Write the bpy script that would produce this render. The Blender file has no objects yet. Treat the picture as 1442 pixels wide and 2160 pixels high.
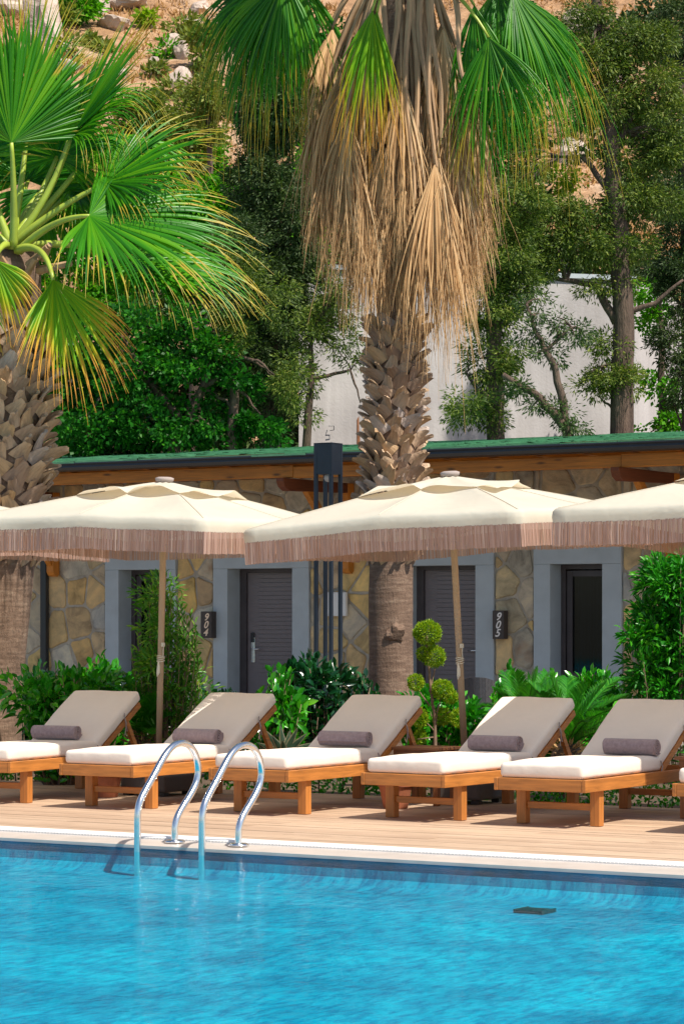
import bpy, math, random
import numpy as np
from mathutils import Vector, Matrix, Quaternion, noise

random.seed(7)
sc = bpy.context.scene
col = sc.collection
R = math.radians

# ------------------------------------------------------------------ camera, sky, sun, exposure
EYE = 1.35
FPX = 5600.0                      # focal length in photo pixels (photo 1442 wide)
YAW = math.atan2(5600.0, 9106.0)  # camera turned left of the pool-edge normal
CA, SA = math.cos(YAW), math.sin(YAW)
cam_d = bpy.data.cameras.new('camera')
cam = bpy.data.objects.new('camera', cam_d); col.objects.link(cam)
cam.location = (0, 0, EYE); cam.rotation_euler = (R(90), 0, YAW)
cam_d.sensor_fit = 'HORIZONTAL'; cam_d.sensor_width = 24.0
cam_d.lens = 24.0 * FPX / 1442.0
cam_d.shift_y = (1303 - 1080) / 1442.0
cam_d.clip_start = 0.1; cam_d.clip_end = 900
sc.camera = cam

world = bpy.data.worlds.new('World'); sc.world = world; world.use_nodes = True
wn = world.node_tree; wn.nodes.clear()
sky = wn.nodes.new('ShaderNodeTexSky'); sky.sky_type = 'NISHITA'; sky.sun_disc = False
SUN_TO = Vector((0.66, -0.13, 1.0)).normalized()
sky.sun_elevation = math.asin(SUN_TO.z); sky.sun_rotation = math.atan2(SUN_TO.x, SUN_TO.y)
bg = wn.nodes.new('ShaderNodeBackground'); bg.inputs[1].default_value = 0.10
wo = wn.nodes.new('ShaderNodeOutputWorld')
wn.links.new(sky.outputs[0], bg.inputs[0]); wn.links.new(bg.outputs[0], wo.inputs[0])
sun_d = bpy.data.lights.new('sun', 'SUN'); sun_d.energy = 4.9; sun_d.angle = R(0.55); sun_d.color = (1.0, 0.93, 0.82)
sun = bpy.data.objects.new('sun', sun_d); col.objects.link(sun)
sun.rotation_euler = SUN_TO.to_track_quat('Z', 'Y').to_euler(); sun.location = (10, -10, 20)
sc.view_settings.view_transform = 'Standard'; sc.view_settings.look = 'None'
sc.view_settings.gamma = 1.0; sc.view_settings.exposure = 0.38
sc.view_settings.use_curve_mapping = False
sc.render.engine = 'CYCLES'
sc.cycles.sample_clamp_indirect = 0.0
sc.cycles.max_bounces = 8; sc.cycles.transparent_max_bounces = 8

# ------------------------------------------------------------------ survey helpers: bearings from the tripod to places
def at_y(u, v, y):
    a = (u - 721) / FPX
    Z = y / (CA + SA * a)
    X = Z * a
    return Vector((CA * X - SA * Z, y, EYE + Z * (1303 - v) / FPX))
def at_d(u, v, Z):
    X = Z * (u - 721) / FPX
    return Vector((CA * X - SA * Z, SA * X + CA * Z, EYE + Z * (1303 - v) / FPX))
def at_x(u, v, x):
    a = (u - 721) / FPX
    Z = x / (CA * a - SA); X = Z * a
    return Vector((x, SA * X + CA * Z, EYE + Z * (1303 - v) / FPX))
CR = Vector((CA, SA, 0)); CF = Vector((-SA, CA, 0)); UP = Vector((0, 0, 1))

# ------------------------------------------------------------------ materials
def new_mat(name):
    m = bpy.data.materials.new(name); m.use_nodes = True
    nt = m.node_tree
    return m, nt, nt.nodes['Principled BSDF'], nt.nodes['Material Output']
def ramp(nt, fac, stops):
    r = nt.nodes.new('ShaderNodeValToRGB')
    el = r.color_ramp.elements
    while len(el) < len(stops): el.new(0.5)
    for e, (p, c) in zip(el, stops):
        e.position = p; e.color = (*c, 1) if len(c) == 3 else c
    nt.links.new(fac, r.inputs[0])
    return r.outputs[0]
def texco(nt, scale=(1, 1, 1), kind='Object', rot=(0, 0, 0)):
    t = nt.nodes.new('ShaderNodeTexCoord'); mp = nt.nodes.new('ShaderNodeMapping')
    mp.inputs['Scale'].default_value = scale; mp.inputs['Rotation'].default_value = rot
    nt.links.new(t.outputs[kind], mp.inputs[0]); return mp.outputs[0]
def noise_t(nt, vec, scale, detail=4, rough=0.55, dist=0.0):
    n = nt.nodes.new('ShaderNodeTexNoise'); n.inputs['Scale'].default_value = scale
    n.inputs['Detail'].default_value = detail; n.inputs['Roughness'].default_value = rough
    n.inputs['Distortion'].default_value = dist
    nt.links.new(vec, n.inputs[0]); return n.outputs[0]
def bump(nt, b, h, strength=0.3, dist=0.01, prev=None):
    n = nt.nodes.new('ShaderNodeBump'); n.inputs['Strength'].default_value = strength
    n.inputs['Distance'].default_value = dist
    nt.links.new(h, n.inputs['Height'])
    if prev is not None: nt.links.new(prev, n.inputs['Normal'])
    if b is not None: nt.links.new(n.outputs[0], b.inputs['Normal'])
    return n.outputs[0]
def mixc(nt, fac, a, b, mode='MIX'):
    n = nt.nodes.new('ShaderNodeMix'); n.data_type = 'RGBA'; n.blend_type = mode
    for s, x in ((0, fac), (6, a), (7, b)):
        if hasattr(x, 'is_linked'): nt.links.new(x, n.inputs[s])
        else: n.inputs[s].default_value = x if s == 0 else (*x, 1)
    return n.outputs[2]
def sh(c, k): return tuple(min(1, x * k) for x in c)

def plain(name, c, rough=0.6, metal=0.0, var=0.12, scale=6, bmp=0.0, bscale=60, spec=0.5, bdist=0.004, stretch=(1, 1, 1)):
    m, nt, b, o = new_mat(name)
    v = texco(nt, stretch)
    n = noise_t(nt, v, scale, 5)
    nt.links.new(ramp(nt, n, [(0.3, sh(c, 1 - var)), (0.7, sh(c, 1 + var))]), b.inputs['Base Color'])
    b.inputs['Roughness'].default_value = rough; b.inputs['Metallic'].default_value = metal
    b.inputs['Specular IOR Level'].default_value = spec
    if bmp: bump(nt, b, noise_t(nt, v, bscale, 4), bmp, bdist)
    return m

def leafmat(name, stops, trans=0.35, rough=0.45, patch=0.35, pscale=0.8, spec=0.4, tip=None, tcol=None):
    """leaf colours vary from leaf to leaf and from branch to branch; light passes through"""
    m, nt, b, o = new_mat(name)
    g = nt.nodes.new('ShaderNodeNewGeometry')
    mx = nt.nodes.new('ShaderNodeMath'); mx.operation = 'MULTIPLY_ADD'
    nz = noise_t(nt, texco(nt), pscale, 3)
    m1 = nt.nodes.new('ShaderNodeMath'); m1.operation = 'MULTIPLY'; m1.inputs[1].default_value = 1 - patch
    nt.links.new(g.outputs['Random Per Island'], m1.inputs[0])
    nt.links.new(nz, mx.inputs[0]); mx.inputs[1].default_value = patch * 1.6
    sub = nt.nodes.new('ShaderNodeMath'); sub.operation = 'SUBTRACT'; sub.inputs[1].default_value = patch * 0.3
    nt.links.new(m1.outputs[0], sub.inputs[0]); nt.links.new(sub.outputs[0], mx.inputs[2])
    c = ramp(nt, mx.outputs[0], stops)
    if tip:
        at = nt.nodes.new('ShaderNodeAttribute'); at.attribute_name = 'tip'
        t2 = nt.nodes.new('ShaderNodeMath'); t2.operation = 'MULTIPLY_ADD'
        nt.links.new(g.outputs['Random Per Island'], t2.inputs[0]); t2.inputs[1].default_value = 0.35
        nt.links.new(at.outputs['Fac'], t2.inputs[2])
        f = ramp(nt, t2.outputs[0], [(tip[0], (0, 0, 0)), (tip[1], (1, 1, 1))])
        tc = ramp(nt, t2.outputs[0], [(tip[0], tcol[0]), (1.0, tcol[1])])
        c = mixc(nt, f, c, tc)
    nt.links.new(c, b.inputs['Base Color']); b.inputs['Roughness'].default_value = rough
    b.inputs['Specular IOR Level'].default_value = spec
    tr = nt.nodes.new('ShaderNodeBsdfTranslucent')
    nt.links.new(mixc(nt, 1.0, c, (1.15, 1.25, 0.6), 'MULTIPLY'), tr.inputs[0])
    ms = nt.nodes.new('ShaderNodeMixShader'); ms.inputs[0].default_value = trans
    nt.links.new(b.outputs[0], ms.inputs[1]); nt.links.new(tr.outputs[0], ms.inputs[2])
    nt.links.new(ms.outputs[0], o.inputs[0])
    return m

def wood(name, c, axis, rough=0.45, knots=False):
    m, nt, b, o = new_mat(name)
    s = [14, 14, 14]; s[axis] = 0.9
    v = texco(nt, tuple(s))
    n = noise_t(nt, v, 2.2, 6, 0.6, 1.2)
    n2 = noise_t(nt, texco(nt), 1.6, 3)
    oi = nt.nodes.new('ShaderNodeObjectInfo')
    c1 = ramp(nt, n, [(0.25, sh(c, 0.62)), (0.5, c), (0.75, sh(c, 1.32))])
    c2 = mixc(nt, 0.5, c1, ramp(nt, n2, [(0.3, (0.6, 0.6, 0.6)), (0.7, (1, 1, 1))]), 'MULTIPLY')
    c3 = mixc(nt, 0.35, c2, ramp(nt, oi.outputs['Random'], [(0, (0.55, 0.5, 0.45)), (1, (1, 1, 1))]), 'MULTIPLY')
    if knots:
        vo = nt.nodes.new('ShaderNodeTexVoronoi'); vo.inputs['Scale'].default_value = 1.0
        ks = [9, 9, 9]; ks[axis] = 2.4
        nt.links.new(texco(nt, tuple(ks)), vo.inputs[0])
        kf = ramp(nt, vo.outputs['Distance'], [(0.07, (1, 1, 1)), (0.2, (0, 0, 0))])
        c3 = mixc(nt, kf, c3, sh(c, 0.25))
    nt.links.new(c3, b.inputs['Base Color']); b.inputs['Roughness'].default_value = rough
    bump(nt, b, n, 0.25, 0.003)
    return m

M = {}
TEAK = (0.56, 0.21, 0.045)
for ax, k in ((0, 'x'), (1, 'y'), (2, 'z')):
    M['teak_' + k] = wood('teak_' + k, TEAK, ax)
    M['table_' + k] = wood('dark_teak_' + k, (0.34, 0.13, 0.045), ax)
    M['pine_' + k] = wood('pine_' + k, (0.66, 0.23, 0.022), ax, 0.55, knots=(ax == 0))
M['darkbeam'] = wood('bracket_wood', (0.20, 0.05, 0.012), 1, 0.6)
M['cushion'] = plain('cushion_canvas', (0.84, 0.74, 0.645), 0.9, var=0.04, scale=3, bmp=0.25, bscale=9, spec=0.15, bdist=0.02)
M['strap'] = plain('strap_cloth', (0.4, 0.33, 0.3), 0.9)
def towel_mat():
    m, nt, b, o = new_mat('towel')
    v = texco(nt)
    n = noise_t(nt, v, 40, 5, 0.7)
    nt.links.new(ramp(nt, n, [(0.3, (0.30, 0.20, 0.20)), (0.7, (0.46, 0.33, 0.32))]), b.inputs['Base Color'])
    b.inputs['Roughness'].default_value = 1.0; b.inputs['Sheen Weight'].default_value = 0.4
    bump(nt, b, noise_t(nt, v, 260, 3, 0.8), 0.9, 0.004); return m
M['towel'] = towel_mat()
def fabric(name, c, trans, tc):
    m, nt, b, o = new_mat(name)
    v = texco(nt)
    n = noise_t(nt, v, 2.0, 4)
    cc = ramp(nt, n, [(0.3, sh(c, 0.93)), (0.7, sh(c, 1.03))])
    nt.links.new(cc, b.inputs['Base Color']); b.inputs['Roughness'].default_value = 0.85
    b.inputs['Specular IOR Level'].default_value = 0.2
    w = noise_t(nt, v, 5.0, 3, 0.5, 0.6)
    bump(nt, b, w, 0.35, 0.03)
    tr = nt.nodes.new('ShaderNodeBsdfTranslucent'); tr.inputs[0].default_value = (*tc, 1)
    ms = nt.nodes.new('ShaderNodeMixShader'); ms.inputs[0].default_value = trans
    nt.links.new(b.outputs[0], ms.inputs[1]); nt.links.new(tr.outputs[0], ms.inputs[2]); nt.links.new(ms.outputs[0], o.inputs[0])
    return m
M['canopy'] = fabric('canopy_canvas', (0.80, 0.78, 0.67), 0.42, (0.85, 0.70, 0.50))
def fringe_mat():
    m, nt, b, o = new_mat('fringe_thread')
    g = nt.nodes.new('ShaderNodeNewGeometry')
    c = ramp(nt, g.outputs['Random Per Island'], [(0.0, (0.38, 0.26, 0.22)), (0.6, (0.48, 0.34, 0.295)), (0.95, (0.56, 0.41, 0.36)), (1.0, (0.80, 0.60, 0.48))])
    nt.links.new(c, b.inputs['Base Color']); b.inputs['Roughness'].default_value = 0.9
    tr = nt.nodes.new('ShaderNodeBsdfTranslucent'); tr.inputs[0].default_value = (0.55, 0.27, 0.13, 1)
    ms = nt.nodes.new('ShaderNodeMixShader'); ms.inputs[0].default_value = 0.4
    nt.links.new(b.outputs[0], ms.inputs[1]); nt.links.new(tr.outputs[0], ms.inputs[2]); nt.links.new(ms.outputs[0], o.inputs[0])
    return m
M['fringe'] = fringe_mat()
M['pole'] = plain('pole_wood', (0.36, 0.25, 0.155), 0.5, var=0.08)
M['cord'] = plain('cord', (0.6, 0.55, 0.45), 0.8)
M['plastic'] = plain('umbrella_base', (0.10, 0.085, 0.075), 0.65)
M['steel'] = plain('brushed_steel', (0.80, 0.81, 0.82), 0.20, 1.0, var=0.06, scale=30, bmp=0.06, bscale=200)
M['terracotta'] = plain('terracotta', (0.36, 0.12, 0.055), 0.8, var=0.2, scale=12, bmp=0.2)
M['trim'] = plain('grey_render', (0.45, 0.50, 0.53), 0.8, var=0.07, scale=4, bmp=0.15)
M['mortar'] = plain('mortar', (0.43, 0.38, 0.31), 0.95, var=0.22, scale=9, bmp=0.6, bscale=40, bdist=0.01)
M['door'] = plain('door_paint', (0.20, 0.17, 0.175), 0.5, var=0.06)
M['doorframe'] = plain('frame_paint', (0.075, 0.062, 0.065), 0.45)
M['glass'] = plain('dark_glass', (0.02, 0.025, 0.028), 0.04, var=0.02)
M['curtain'] = plain('curtain_cloth', (0.24, 0.27, 0.30), 0.9)
M['gutter'] = plain('gutter_metal', (0.022, 0.025, 0.03), 0.32)
M['lamp'] = plain('lamp_metal', (0.024, 0.036, 0.055), 0.4, var=0.1)
M['sign'] = plain('sign_board', (0.055, 0.04, 0.035), 0.5)
M['digits'] = plain('sign_figures', (0.85, 0.8, 0.76), 0.5, var=0.02)
M['wicker'] = plain('wicker', (0.10, 0.095, 0.10), 0.7)
M['soil'] = plain('garden_soil', (0.10, 0.065, 0.04), 1.0, var=0.4, scale=5, bmp=0.7, bscale=30, bdist=0.03)
M['paving'] = plain('terrace_paving', (0.34, 0.30, 0.26), 0.85, var=0.15, scale=3, bmp=0.3)
M['bark'] = plain('bark', (0.115, 0.075, 0.055), 0.95, var=0.5, scale=5, bmp=1.0, bscale=20, bdist=0.03, stretch=(3, 3, 0.5))
M['stem'] = plain('stem_bark', (0.22, 0.14, 0.095), 0.9, var=0.3, scale=20)
M['petiole'] = plain('petiole_green', (0.34, 0.42, 0.05), 0.4, var=0.25, scale=3)
M['petiole_dry'] = plain('petiole_dry', (0.42, 0.26, 0.14), 0.7, var=0.3, scale=5, stretch=(4, 4, 0.6), bmp=0.4)
def roofmat():
    m, nt, b, o = new_mat('green_shingle')
    v = texco(nt, (0.35, 3, 3)); n = noise_t(nt, v, 6, 6, 0.65)
    g = nt.nodes.new('ShaderNodeNewGeometry')
    c1 = ramp(nt, n, [(0.25, (0.04, 0.16, 0.08)), (0.5, (0.14, 0.38, 0.20)), (0.8, (0.27, 0.52, 0.30))])
    c2 = mixc(nt, 0.45, c1, ramp(nt, g.outputs['Random Per Island'], [(0, (0.55, 0.6, 0.6)), (1, (1, 1, 1))]), 'MULTIPLY')
    nt.links.new(c2, b.inputs['Base Color']); b.inputs['Roughness'].default_value = 0.9
    bump(nt, b, noise_t(nt, texco(nt), 90, 3), 0.5, 0.006); return m
M['shingle'] = roofmat()
def stonemat():
    m, nt, b, o = new_mat('flagstone')
    oi = nt.nodes.new('ShaderNodeObjectInfo'); v = texco(nt)
    base = ramp(nt, oi.outputs['Random'], [(0.0, (0.52, 0.36, 0.13)), (0.2, (0.34, 0.31, 0.25)), (0.4, (0.58, 0.43, 0.18)), (0.55, (0.38, 0.27, 0.16)), (0.7, (0.47, 0.44, 0.36)), (0.85, (0.50, 0.33, 0.13)), (1.0, (0.32, 0.33, 0.32))])
    n = noise_t(nt, v, 3.2, 7, 0.62, 0.8)
    c = mixc(nt, 0.75, base, ramp(nt, n, [(0.30, (0.55, 0.52, 0.50)), (0.5, (1.35, 1.30, 1.25)), (0.70, (2.0, 1.85, 1.55))]), 'MULTIPLY')
    rust = ramp(nt, noise_t(nt, v, 1.7, 4, 0.6), [(0.6, (0, 0, 0)), (0.75, (0.6, 0.6, 0.6))])
    c = mixc(nt, rust, c, (0.36, 0.15, 0.05))
    nt.links.new(c, b.inputs['Base Color']); b.inputs['Roughness'].default_value = 0.88
    bump(nt, b, noise_t(nt, v, 14, 8, 0.65), 0.9, 0.02); return m
M['stone'] = stonemat()
def stucco():
    m, nt, b, o = new_mat('white_stucco')
    v = texco(nt); n = noise_t(nt, v, 0.8, 6)
    st = noise_t(nt, texco(nt, (3, 3, 0.15)), 1.2, 4)
    c = ramp(nt, n, [(0.3, (0.42, 0.395, 0.39)), (0.7, (0.56, 0.53, 0.515))])
    c = mixc(nt, 0.5, c, ramp(nt, st, [(0.35, (0.7, 0.68, 0.66)), (0.6, (1, 1, 1))]), 'MULTIPLY')
    nt.links.new(c, b.inputs['Base Color']); b.inputs['Roughness'].default_value = 0.95
    bump(nt, b, noise_t(nt, v, 22, 5), 0.4, 0.012); return m
M['stucco'] = stucco()
M['rust'] = plain('rust_stain', (0.26, 0.11, 0.05), 0.95, var=0.3, scale=8)
def trunkmat():
    m, nt, b, o = new_mat('palm_trunk')
    v = texco(nt)
    ring = noise_t(nt, texco(nt, (1.6, 1.6, 9)), 2.6, 6, 0.7, 0.6)
    fib = noise_t(nt, texco(nt, (14, 14, 2.2)), 3.6, 6, 0.75, 0.3)
    w = nt.nodes.new('ShaderNodeTexWave'); w.bands_direction = 'Z'; w.inputs['Scale'].default_value = 7
    w.inputs['Distortion'].default_value = 4; w.inputs['Detail'].default_value = 3
    nt.links.new(v, w.inputs[0])
    c = ramp(nt, ring, [(0.25, (0.12, 0.075, 0.05)), (0.5, (0.23, 0.15, 0.105)), (0.75, (0.36, 0.26, 0.19))])
    c = mixc(nt, 0.6, c, ramp(nt, fib, [(0.3, (0.45, 0.42, 0.4)), (0.55, (1, 1, 1))]), 'MULTIPLY')
    c = mixc(nt, 0.45, c, ramp(nt, noise_t(nt, v, 1.5, 3), [(0.35, (0.6, 0.55, 0.52)), (0.65, (1.15, 1.1, 1.05))]), 'MULTIPLY')
    nt.links.new(c, b.inputs['Base Color']); b.inputs['Roughness'].default_value = 0.95
    p = bump(nt, None, w.outputs['Fac'], 0.12, 0.008)
    p = bump(nt, None, ring, 0.35, 0.012, p)
    cr = noise_t(nt, texco(nt, (3, 3, 1.3)), 22, 4, 0.7); p = bump(nt, None, cr, 0.8, 0.012, p)
    bump(nt, b, fib, 0.9, 0.012, p); return m
M['trunk'] = trunkmat()
def bootmat():
    m, nt, b, o = new_mat('leaf_base')
    oi = nt.nodes.new('ShaderNodeObjectInfo')
    f = noise_t(nt, texco(nt, (22, 10, 5)), 1.5, 5, 0.6)
    c = ramp(nt, oi.outputs['Random'], [(0, (0.30, 0.20, 0.14)), (0.35, (0.48, 0.34, 0.23)), (0.7, (0.54, 0.36, 0.20)), (1, (0.48, 0.41, 0.37))])
    c = mixc(nt, 0.6, c, ramp(nt, f, [(0.3, (0.5, 0.46, 0.44)), (0.6, (1.1, 1.08, 1.05))]), 'MULTIPLY')
    nt.links.new(c, b.inputs['Base Color']); b.inputs['Roughness'].default_value = 0.85
    bump(nt, b, f, 0.8, 0.008); return m
M['boot'] = bootmat()

M['frond'] = leafmat('palm_frond', [(0.0, (0.012, 0.12, 0.006)), (0.5, (0.05, 0.27, 0.008)), (1.0, (0.19, 0.46, 0.010))], 0.42, 0.34, 0.3, 1.8, 0.38,
                     tip=(.94, 1.3), tcol=((0.26, 0.44, 0.02), (0.55, 0.42, 0.05)))
M['frond_yellow'] = leafmat('palm_frond_yellowing', [(0.0, (0.09, 0.34, 0.008)), (0.5, (0.26, 0.54, 0.012)), (1.0, (0.55, 0.66, 0.012))], 0.5, 0.4, 0.3, 1.8, 0.35,
                            tip=(0.62, 1.0), tcol=((0.92, 0.66, 0.012), (0.85, 0.44, 0.09)))
M['frond_dead'] = leafmat('palm_frond_dead', [(0.0, (0.20, 0.10, 0.04)), (0.3, (0.50, 0.295, 0.135)), (0.65, (0.72, 0.46, 0.225)), (1.0, (0.82, 0.60, 0.37))], 0.12, 0.7, 0.25, 5.5, 0.25)
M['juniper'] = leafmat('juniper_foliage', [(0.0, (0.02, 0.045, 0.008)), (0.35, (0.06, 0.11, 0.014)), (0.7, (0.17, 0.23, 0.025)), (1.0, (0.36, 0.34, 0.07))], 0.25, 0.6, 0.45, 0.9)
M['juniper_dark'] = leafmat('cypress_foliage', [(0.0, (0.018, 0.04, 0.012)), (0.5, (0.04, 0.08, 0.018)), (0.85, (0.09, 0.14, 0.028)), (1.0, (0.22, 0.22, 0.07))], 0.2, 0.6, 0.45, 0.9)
M['broad'] = leafmat('broad_leaf', [(0.0, (0.012, 0.10, 0.006)), (0.5, (0.08, 0.30, 0.008)), (1.0, (0.20, 0.48, 0.012))], 0.42, 0.4, 0.4, 0.6, 0.15)
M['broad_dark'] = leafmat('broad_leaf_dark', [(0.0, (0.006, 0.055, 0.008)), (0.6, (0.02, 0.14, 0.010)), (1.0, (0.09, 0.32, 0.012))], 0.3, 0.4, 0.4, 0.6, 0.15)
M['olive'] = leafmat('olive_leaf', [(0.0, (0.07, 0.11, 0.02)), (0.5, (0.16, 0.22, 0.03)), (1.0, (0.30, 0.33, 0.05))], 0.35, 0.6, 0.4, 0.4)
M['lime'] = leafmat('lime_leaf', [(0.0, (0.10, 0.24, 0.012)), (0.5, (0.24, 0.40, 0.012)), (1.0, (0.45, 0.50, 0.02))], 0.45, 0.5, 0.4, 0.5)
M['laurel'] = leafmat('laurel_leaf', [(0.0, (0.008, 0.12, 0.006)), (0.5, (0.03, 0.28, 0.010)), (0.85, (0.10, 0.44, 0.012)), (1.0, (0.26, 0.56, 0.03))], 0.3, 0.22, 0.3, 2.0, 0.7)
M['laurel_shaded'] = leafmat('laurel_leaf_shaded', [(0.0, (0.004, 0.035, 0.014)), (0.6, (0.008, 0.075, 0.020)), (1.0, (0.02, 0.14, 0.02))], 0.2, 0.25, 0.3, 2.0, 0.7)  # laurel with shade put into its leaf colour, for the shaded shrubs
M['needle'] = leafmat('bottlebrush_leaf', [(0.0, (0.02, 0.12, 0.008)), (0.5, (0.06, 0.24, 0.012)), (0.8, (0.20, 0.38, 0.03)), (1.0, (0.50, 0.30, 0.08))], 0.3, 0.4, 0.4, 2.0)
M['bigshrub'] = leafmat('oleander_leaf', [(0.0, (0.010, 0.12, 0.008)), (0.6, (0.03, 0.27, 0.010)), (0.95, (0.12, 0.42, 0.014)), (1.0, (0.36, 0.30, 0.05))], 0.3, 0.35, 0.4, 1.5)
M['cycad'] = leafmat('cycad_leaf', [(0.0, (0.010, 0.12, 0.008)), (0.6, (0.04, 0.27, 0.012)), (1.0, (0.13, 0.42, 0.02))], 0.35, 0.3, 0.4, 2.0, 0.6)
M['topiary'] = leafmat('topiary_leaf', [(0.0, (0.08, 0.20, 0.006)), (0.5, (0.24, 0.40, 0.008)), (0.9, (0.40, 0.46, 0.015)), (1.0, (0.5, 0.28, 0.03))], 0.35, 0.5, 0.3, 6.0)
M['agave'] = plain('agave_leaf', (0.12, 0.26, 0.15), 0.45, var=0.3, scale=10)
M['agave_edge'] = plain('agave_margin', (0.62, 0.60, 0.36), 0.5)
M['drygrass'] = leafmat('dry_grass', [(0.0, (0.25, 0.13, 0.05)), (0.5, (0.44, 0.24, 0.09)), (1.0, (0.58, 0.38, 0.17))], 0.2, 0.8, 0.5, 0.2)
M['rock'] = plain('granite', (0.50, 0.40, 0.33), 0.95, var=0.3, scale=0.9, bmp=0.9, bscale=2.5, bdist=0.15)
def hillmat():
    m, nt, b, o = new_mat('hill_ground'); v = texco(nt)
    n = noise_t(nt, v, 0.35, 8, 0.65); n2 = noise_t(nt, v, 1.4, 6, 0.7)
    c = ramp(nt, n, [(0.3, (0.34, 0.20, 0.10)), (0.5, (0.47, 0.28, 0.14)), (0.7, (0.54, 0.40, 0.27))])
    c = mixc(nt, 0.7, c, ramp(nt, n2, [(0.3, (0.55, 0.5, 0.5)), (0.65, (1.15, 1.1, 1.1))]), 'MULTIPLY')
    nt.links.new(c, b.inputs['Base Color']); b.inputs['Roughness'].default_value = 1.0
    bump(nt, b, n2, 1.0, 0.4); return m
M['hill'] = hillmat()
def deckmat():
    m, nt, b, o = new_mat('deck_board')
    g = nt.nodes.new('ShaderNodeNewGeometry')
    n = noise_t(nt, texco(nt, (0.5, 12, 12)), 2.5, 6, 0.65, 0.6)
    c = ramp(nt, n, [(0.25, (0.42, 0.295, 0.20)), (0.5, (0.53, 0.38, 0.265)), (0.75, (0.62, 0.47, 0.34))])
    c = mixc(nt, 0.55, c, ramp(nt, g.outputs['Random Per Island'], [(0, (0.74, 0.66, 0.60)), (0.5, (0.97, 0.93, 0.9)), (1, (1.12, 1.1, 1.05))]), 'MULTIPLY')
    st = noise_t(nt, texco(nt, (1, 2.0, 1)), 1.3, 6, 0.7, 0.8)
    c = mixc(nt, 0.6, c, ramp(nt, st, [(0.3, (0.70, 0.64, 0.60)), (0.55, (1, 1, 1)), (0.8, (1.12, 1.12, 1.12))]), 'MULTIPLY')
    nt.links.new(c, b.inputs['Base Color']); b.inputs['Roughness'].default_value = 0.6
    bump(nt, b, noise_t(nt, texco(nt, (0.6, 60, 60)), 2, 3), 0.3, 0.003); return m
M['deck'] = deckmat()
M['coping'] = plain('white_coping', (0.80, 0.79, 0.77), 0.6, var=0.05)
M['ledge'] = plain('wet_ledge', (0.62, 0.55, 0.49), 0.3, var=0.1)
def poolfloor():
    m, nt, b, o = new_mat('pool_tiles_dappled'); v = texco(nt, (1, 1, 1))
    n = noise_t(nt, v, 1.1, 6, 0.65, 0.5); n2 = noise_t(nt, texco(nt, (22, 6, 5)), 1.0, 6, 0.8, 0.3)
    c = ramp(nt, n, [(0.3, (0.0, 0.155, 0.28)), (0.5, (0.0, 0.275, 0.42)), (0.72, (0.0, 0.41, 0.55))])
    c = mixc(nt, 0.95, c, ramp(nt, n2, [(0.40, (0.3, 0.50, 0.66)), (0.56, (1.15, 1.12, 1.08))]), 'MULTIPLY')  # dashes of dappled light and dark from the ripples, put into the tile colour
    nt.links.new(c, b.inputs['Base Color']); b.inputs['Roughness'].default_value = 0.8; return m
M['pool'] = poolfloor()
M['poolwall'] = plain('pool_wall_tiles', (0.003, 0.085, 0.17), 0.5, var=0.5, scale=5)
M['drain'] = plain('drain_metal', (0.03, 0.05, 0.055), 0.5)
def watermat():
    m, nt, b, o = new_mat('pool_water'); nt.nodes.remove(b)
    n1 = noise_t(nt, texco(nt, (3.0, 5.5, 1)), 1.6, 4, 0.6, 0.4)
    n2 = noise_t(nt, texco(nt, (1, 1.6, 1)), 14, 3, 0.6)
    p = bump(nt, None, n1, 1.0, 0.0062)
    p = bump(nt, None, n2, 1.0, 0.0024, p)
    n3 = noise_t(nt, texco(nt, (1, 2.2, 1)), 34, 3, 0.6); pass
    fr = nt.nodes.new('ShaderNodeFresnel'); fr.inputs[0].default_value = 1.33; nt.links.new(p, fr.inputs['Normal'])
    gl = nt.nodes.new('ShaderNodeBsdfGlossy'); gl.inputs['Roughness'].default_value = 0.0; nt.links.new(p, gl.inputs['Normal'])
    tr = nt.nodes.new('ShaderNodeBsdfTransparent'); tr.inputs[0].default_value = (0.1, 0.96, 0.98, 1)
    ms = nt.nodes.new('ShaderNodeMixShader')
    fm = nt.nodes.new('ShaderNodeMath'); fm.operation = 'MULTIPLY'; fm.inputs[1].default_value = 0.34; fm.use_clamp = True
    nt.links.new(fr.outputs[0], fm.inputs[0])
    nt.links.new(fm.outputs[0], ms.inputs[0]); nt.links.new(tr.outputs[0], ms.inputs[1]); nt.links.new(gl.outputs[0], ms.inputs[2])
    nt.links.new(ms.outputs[0], o.inputs[0]); return m
M['water'] = watermat()

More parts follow.
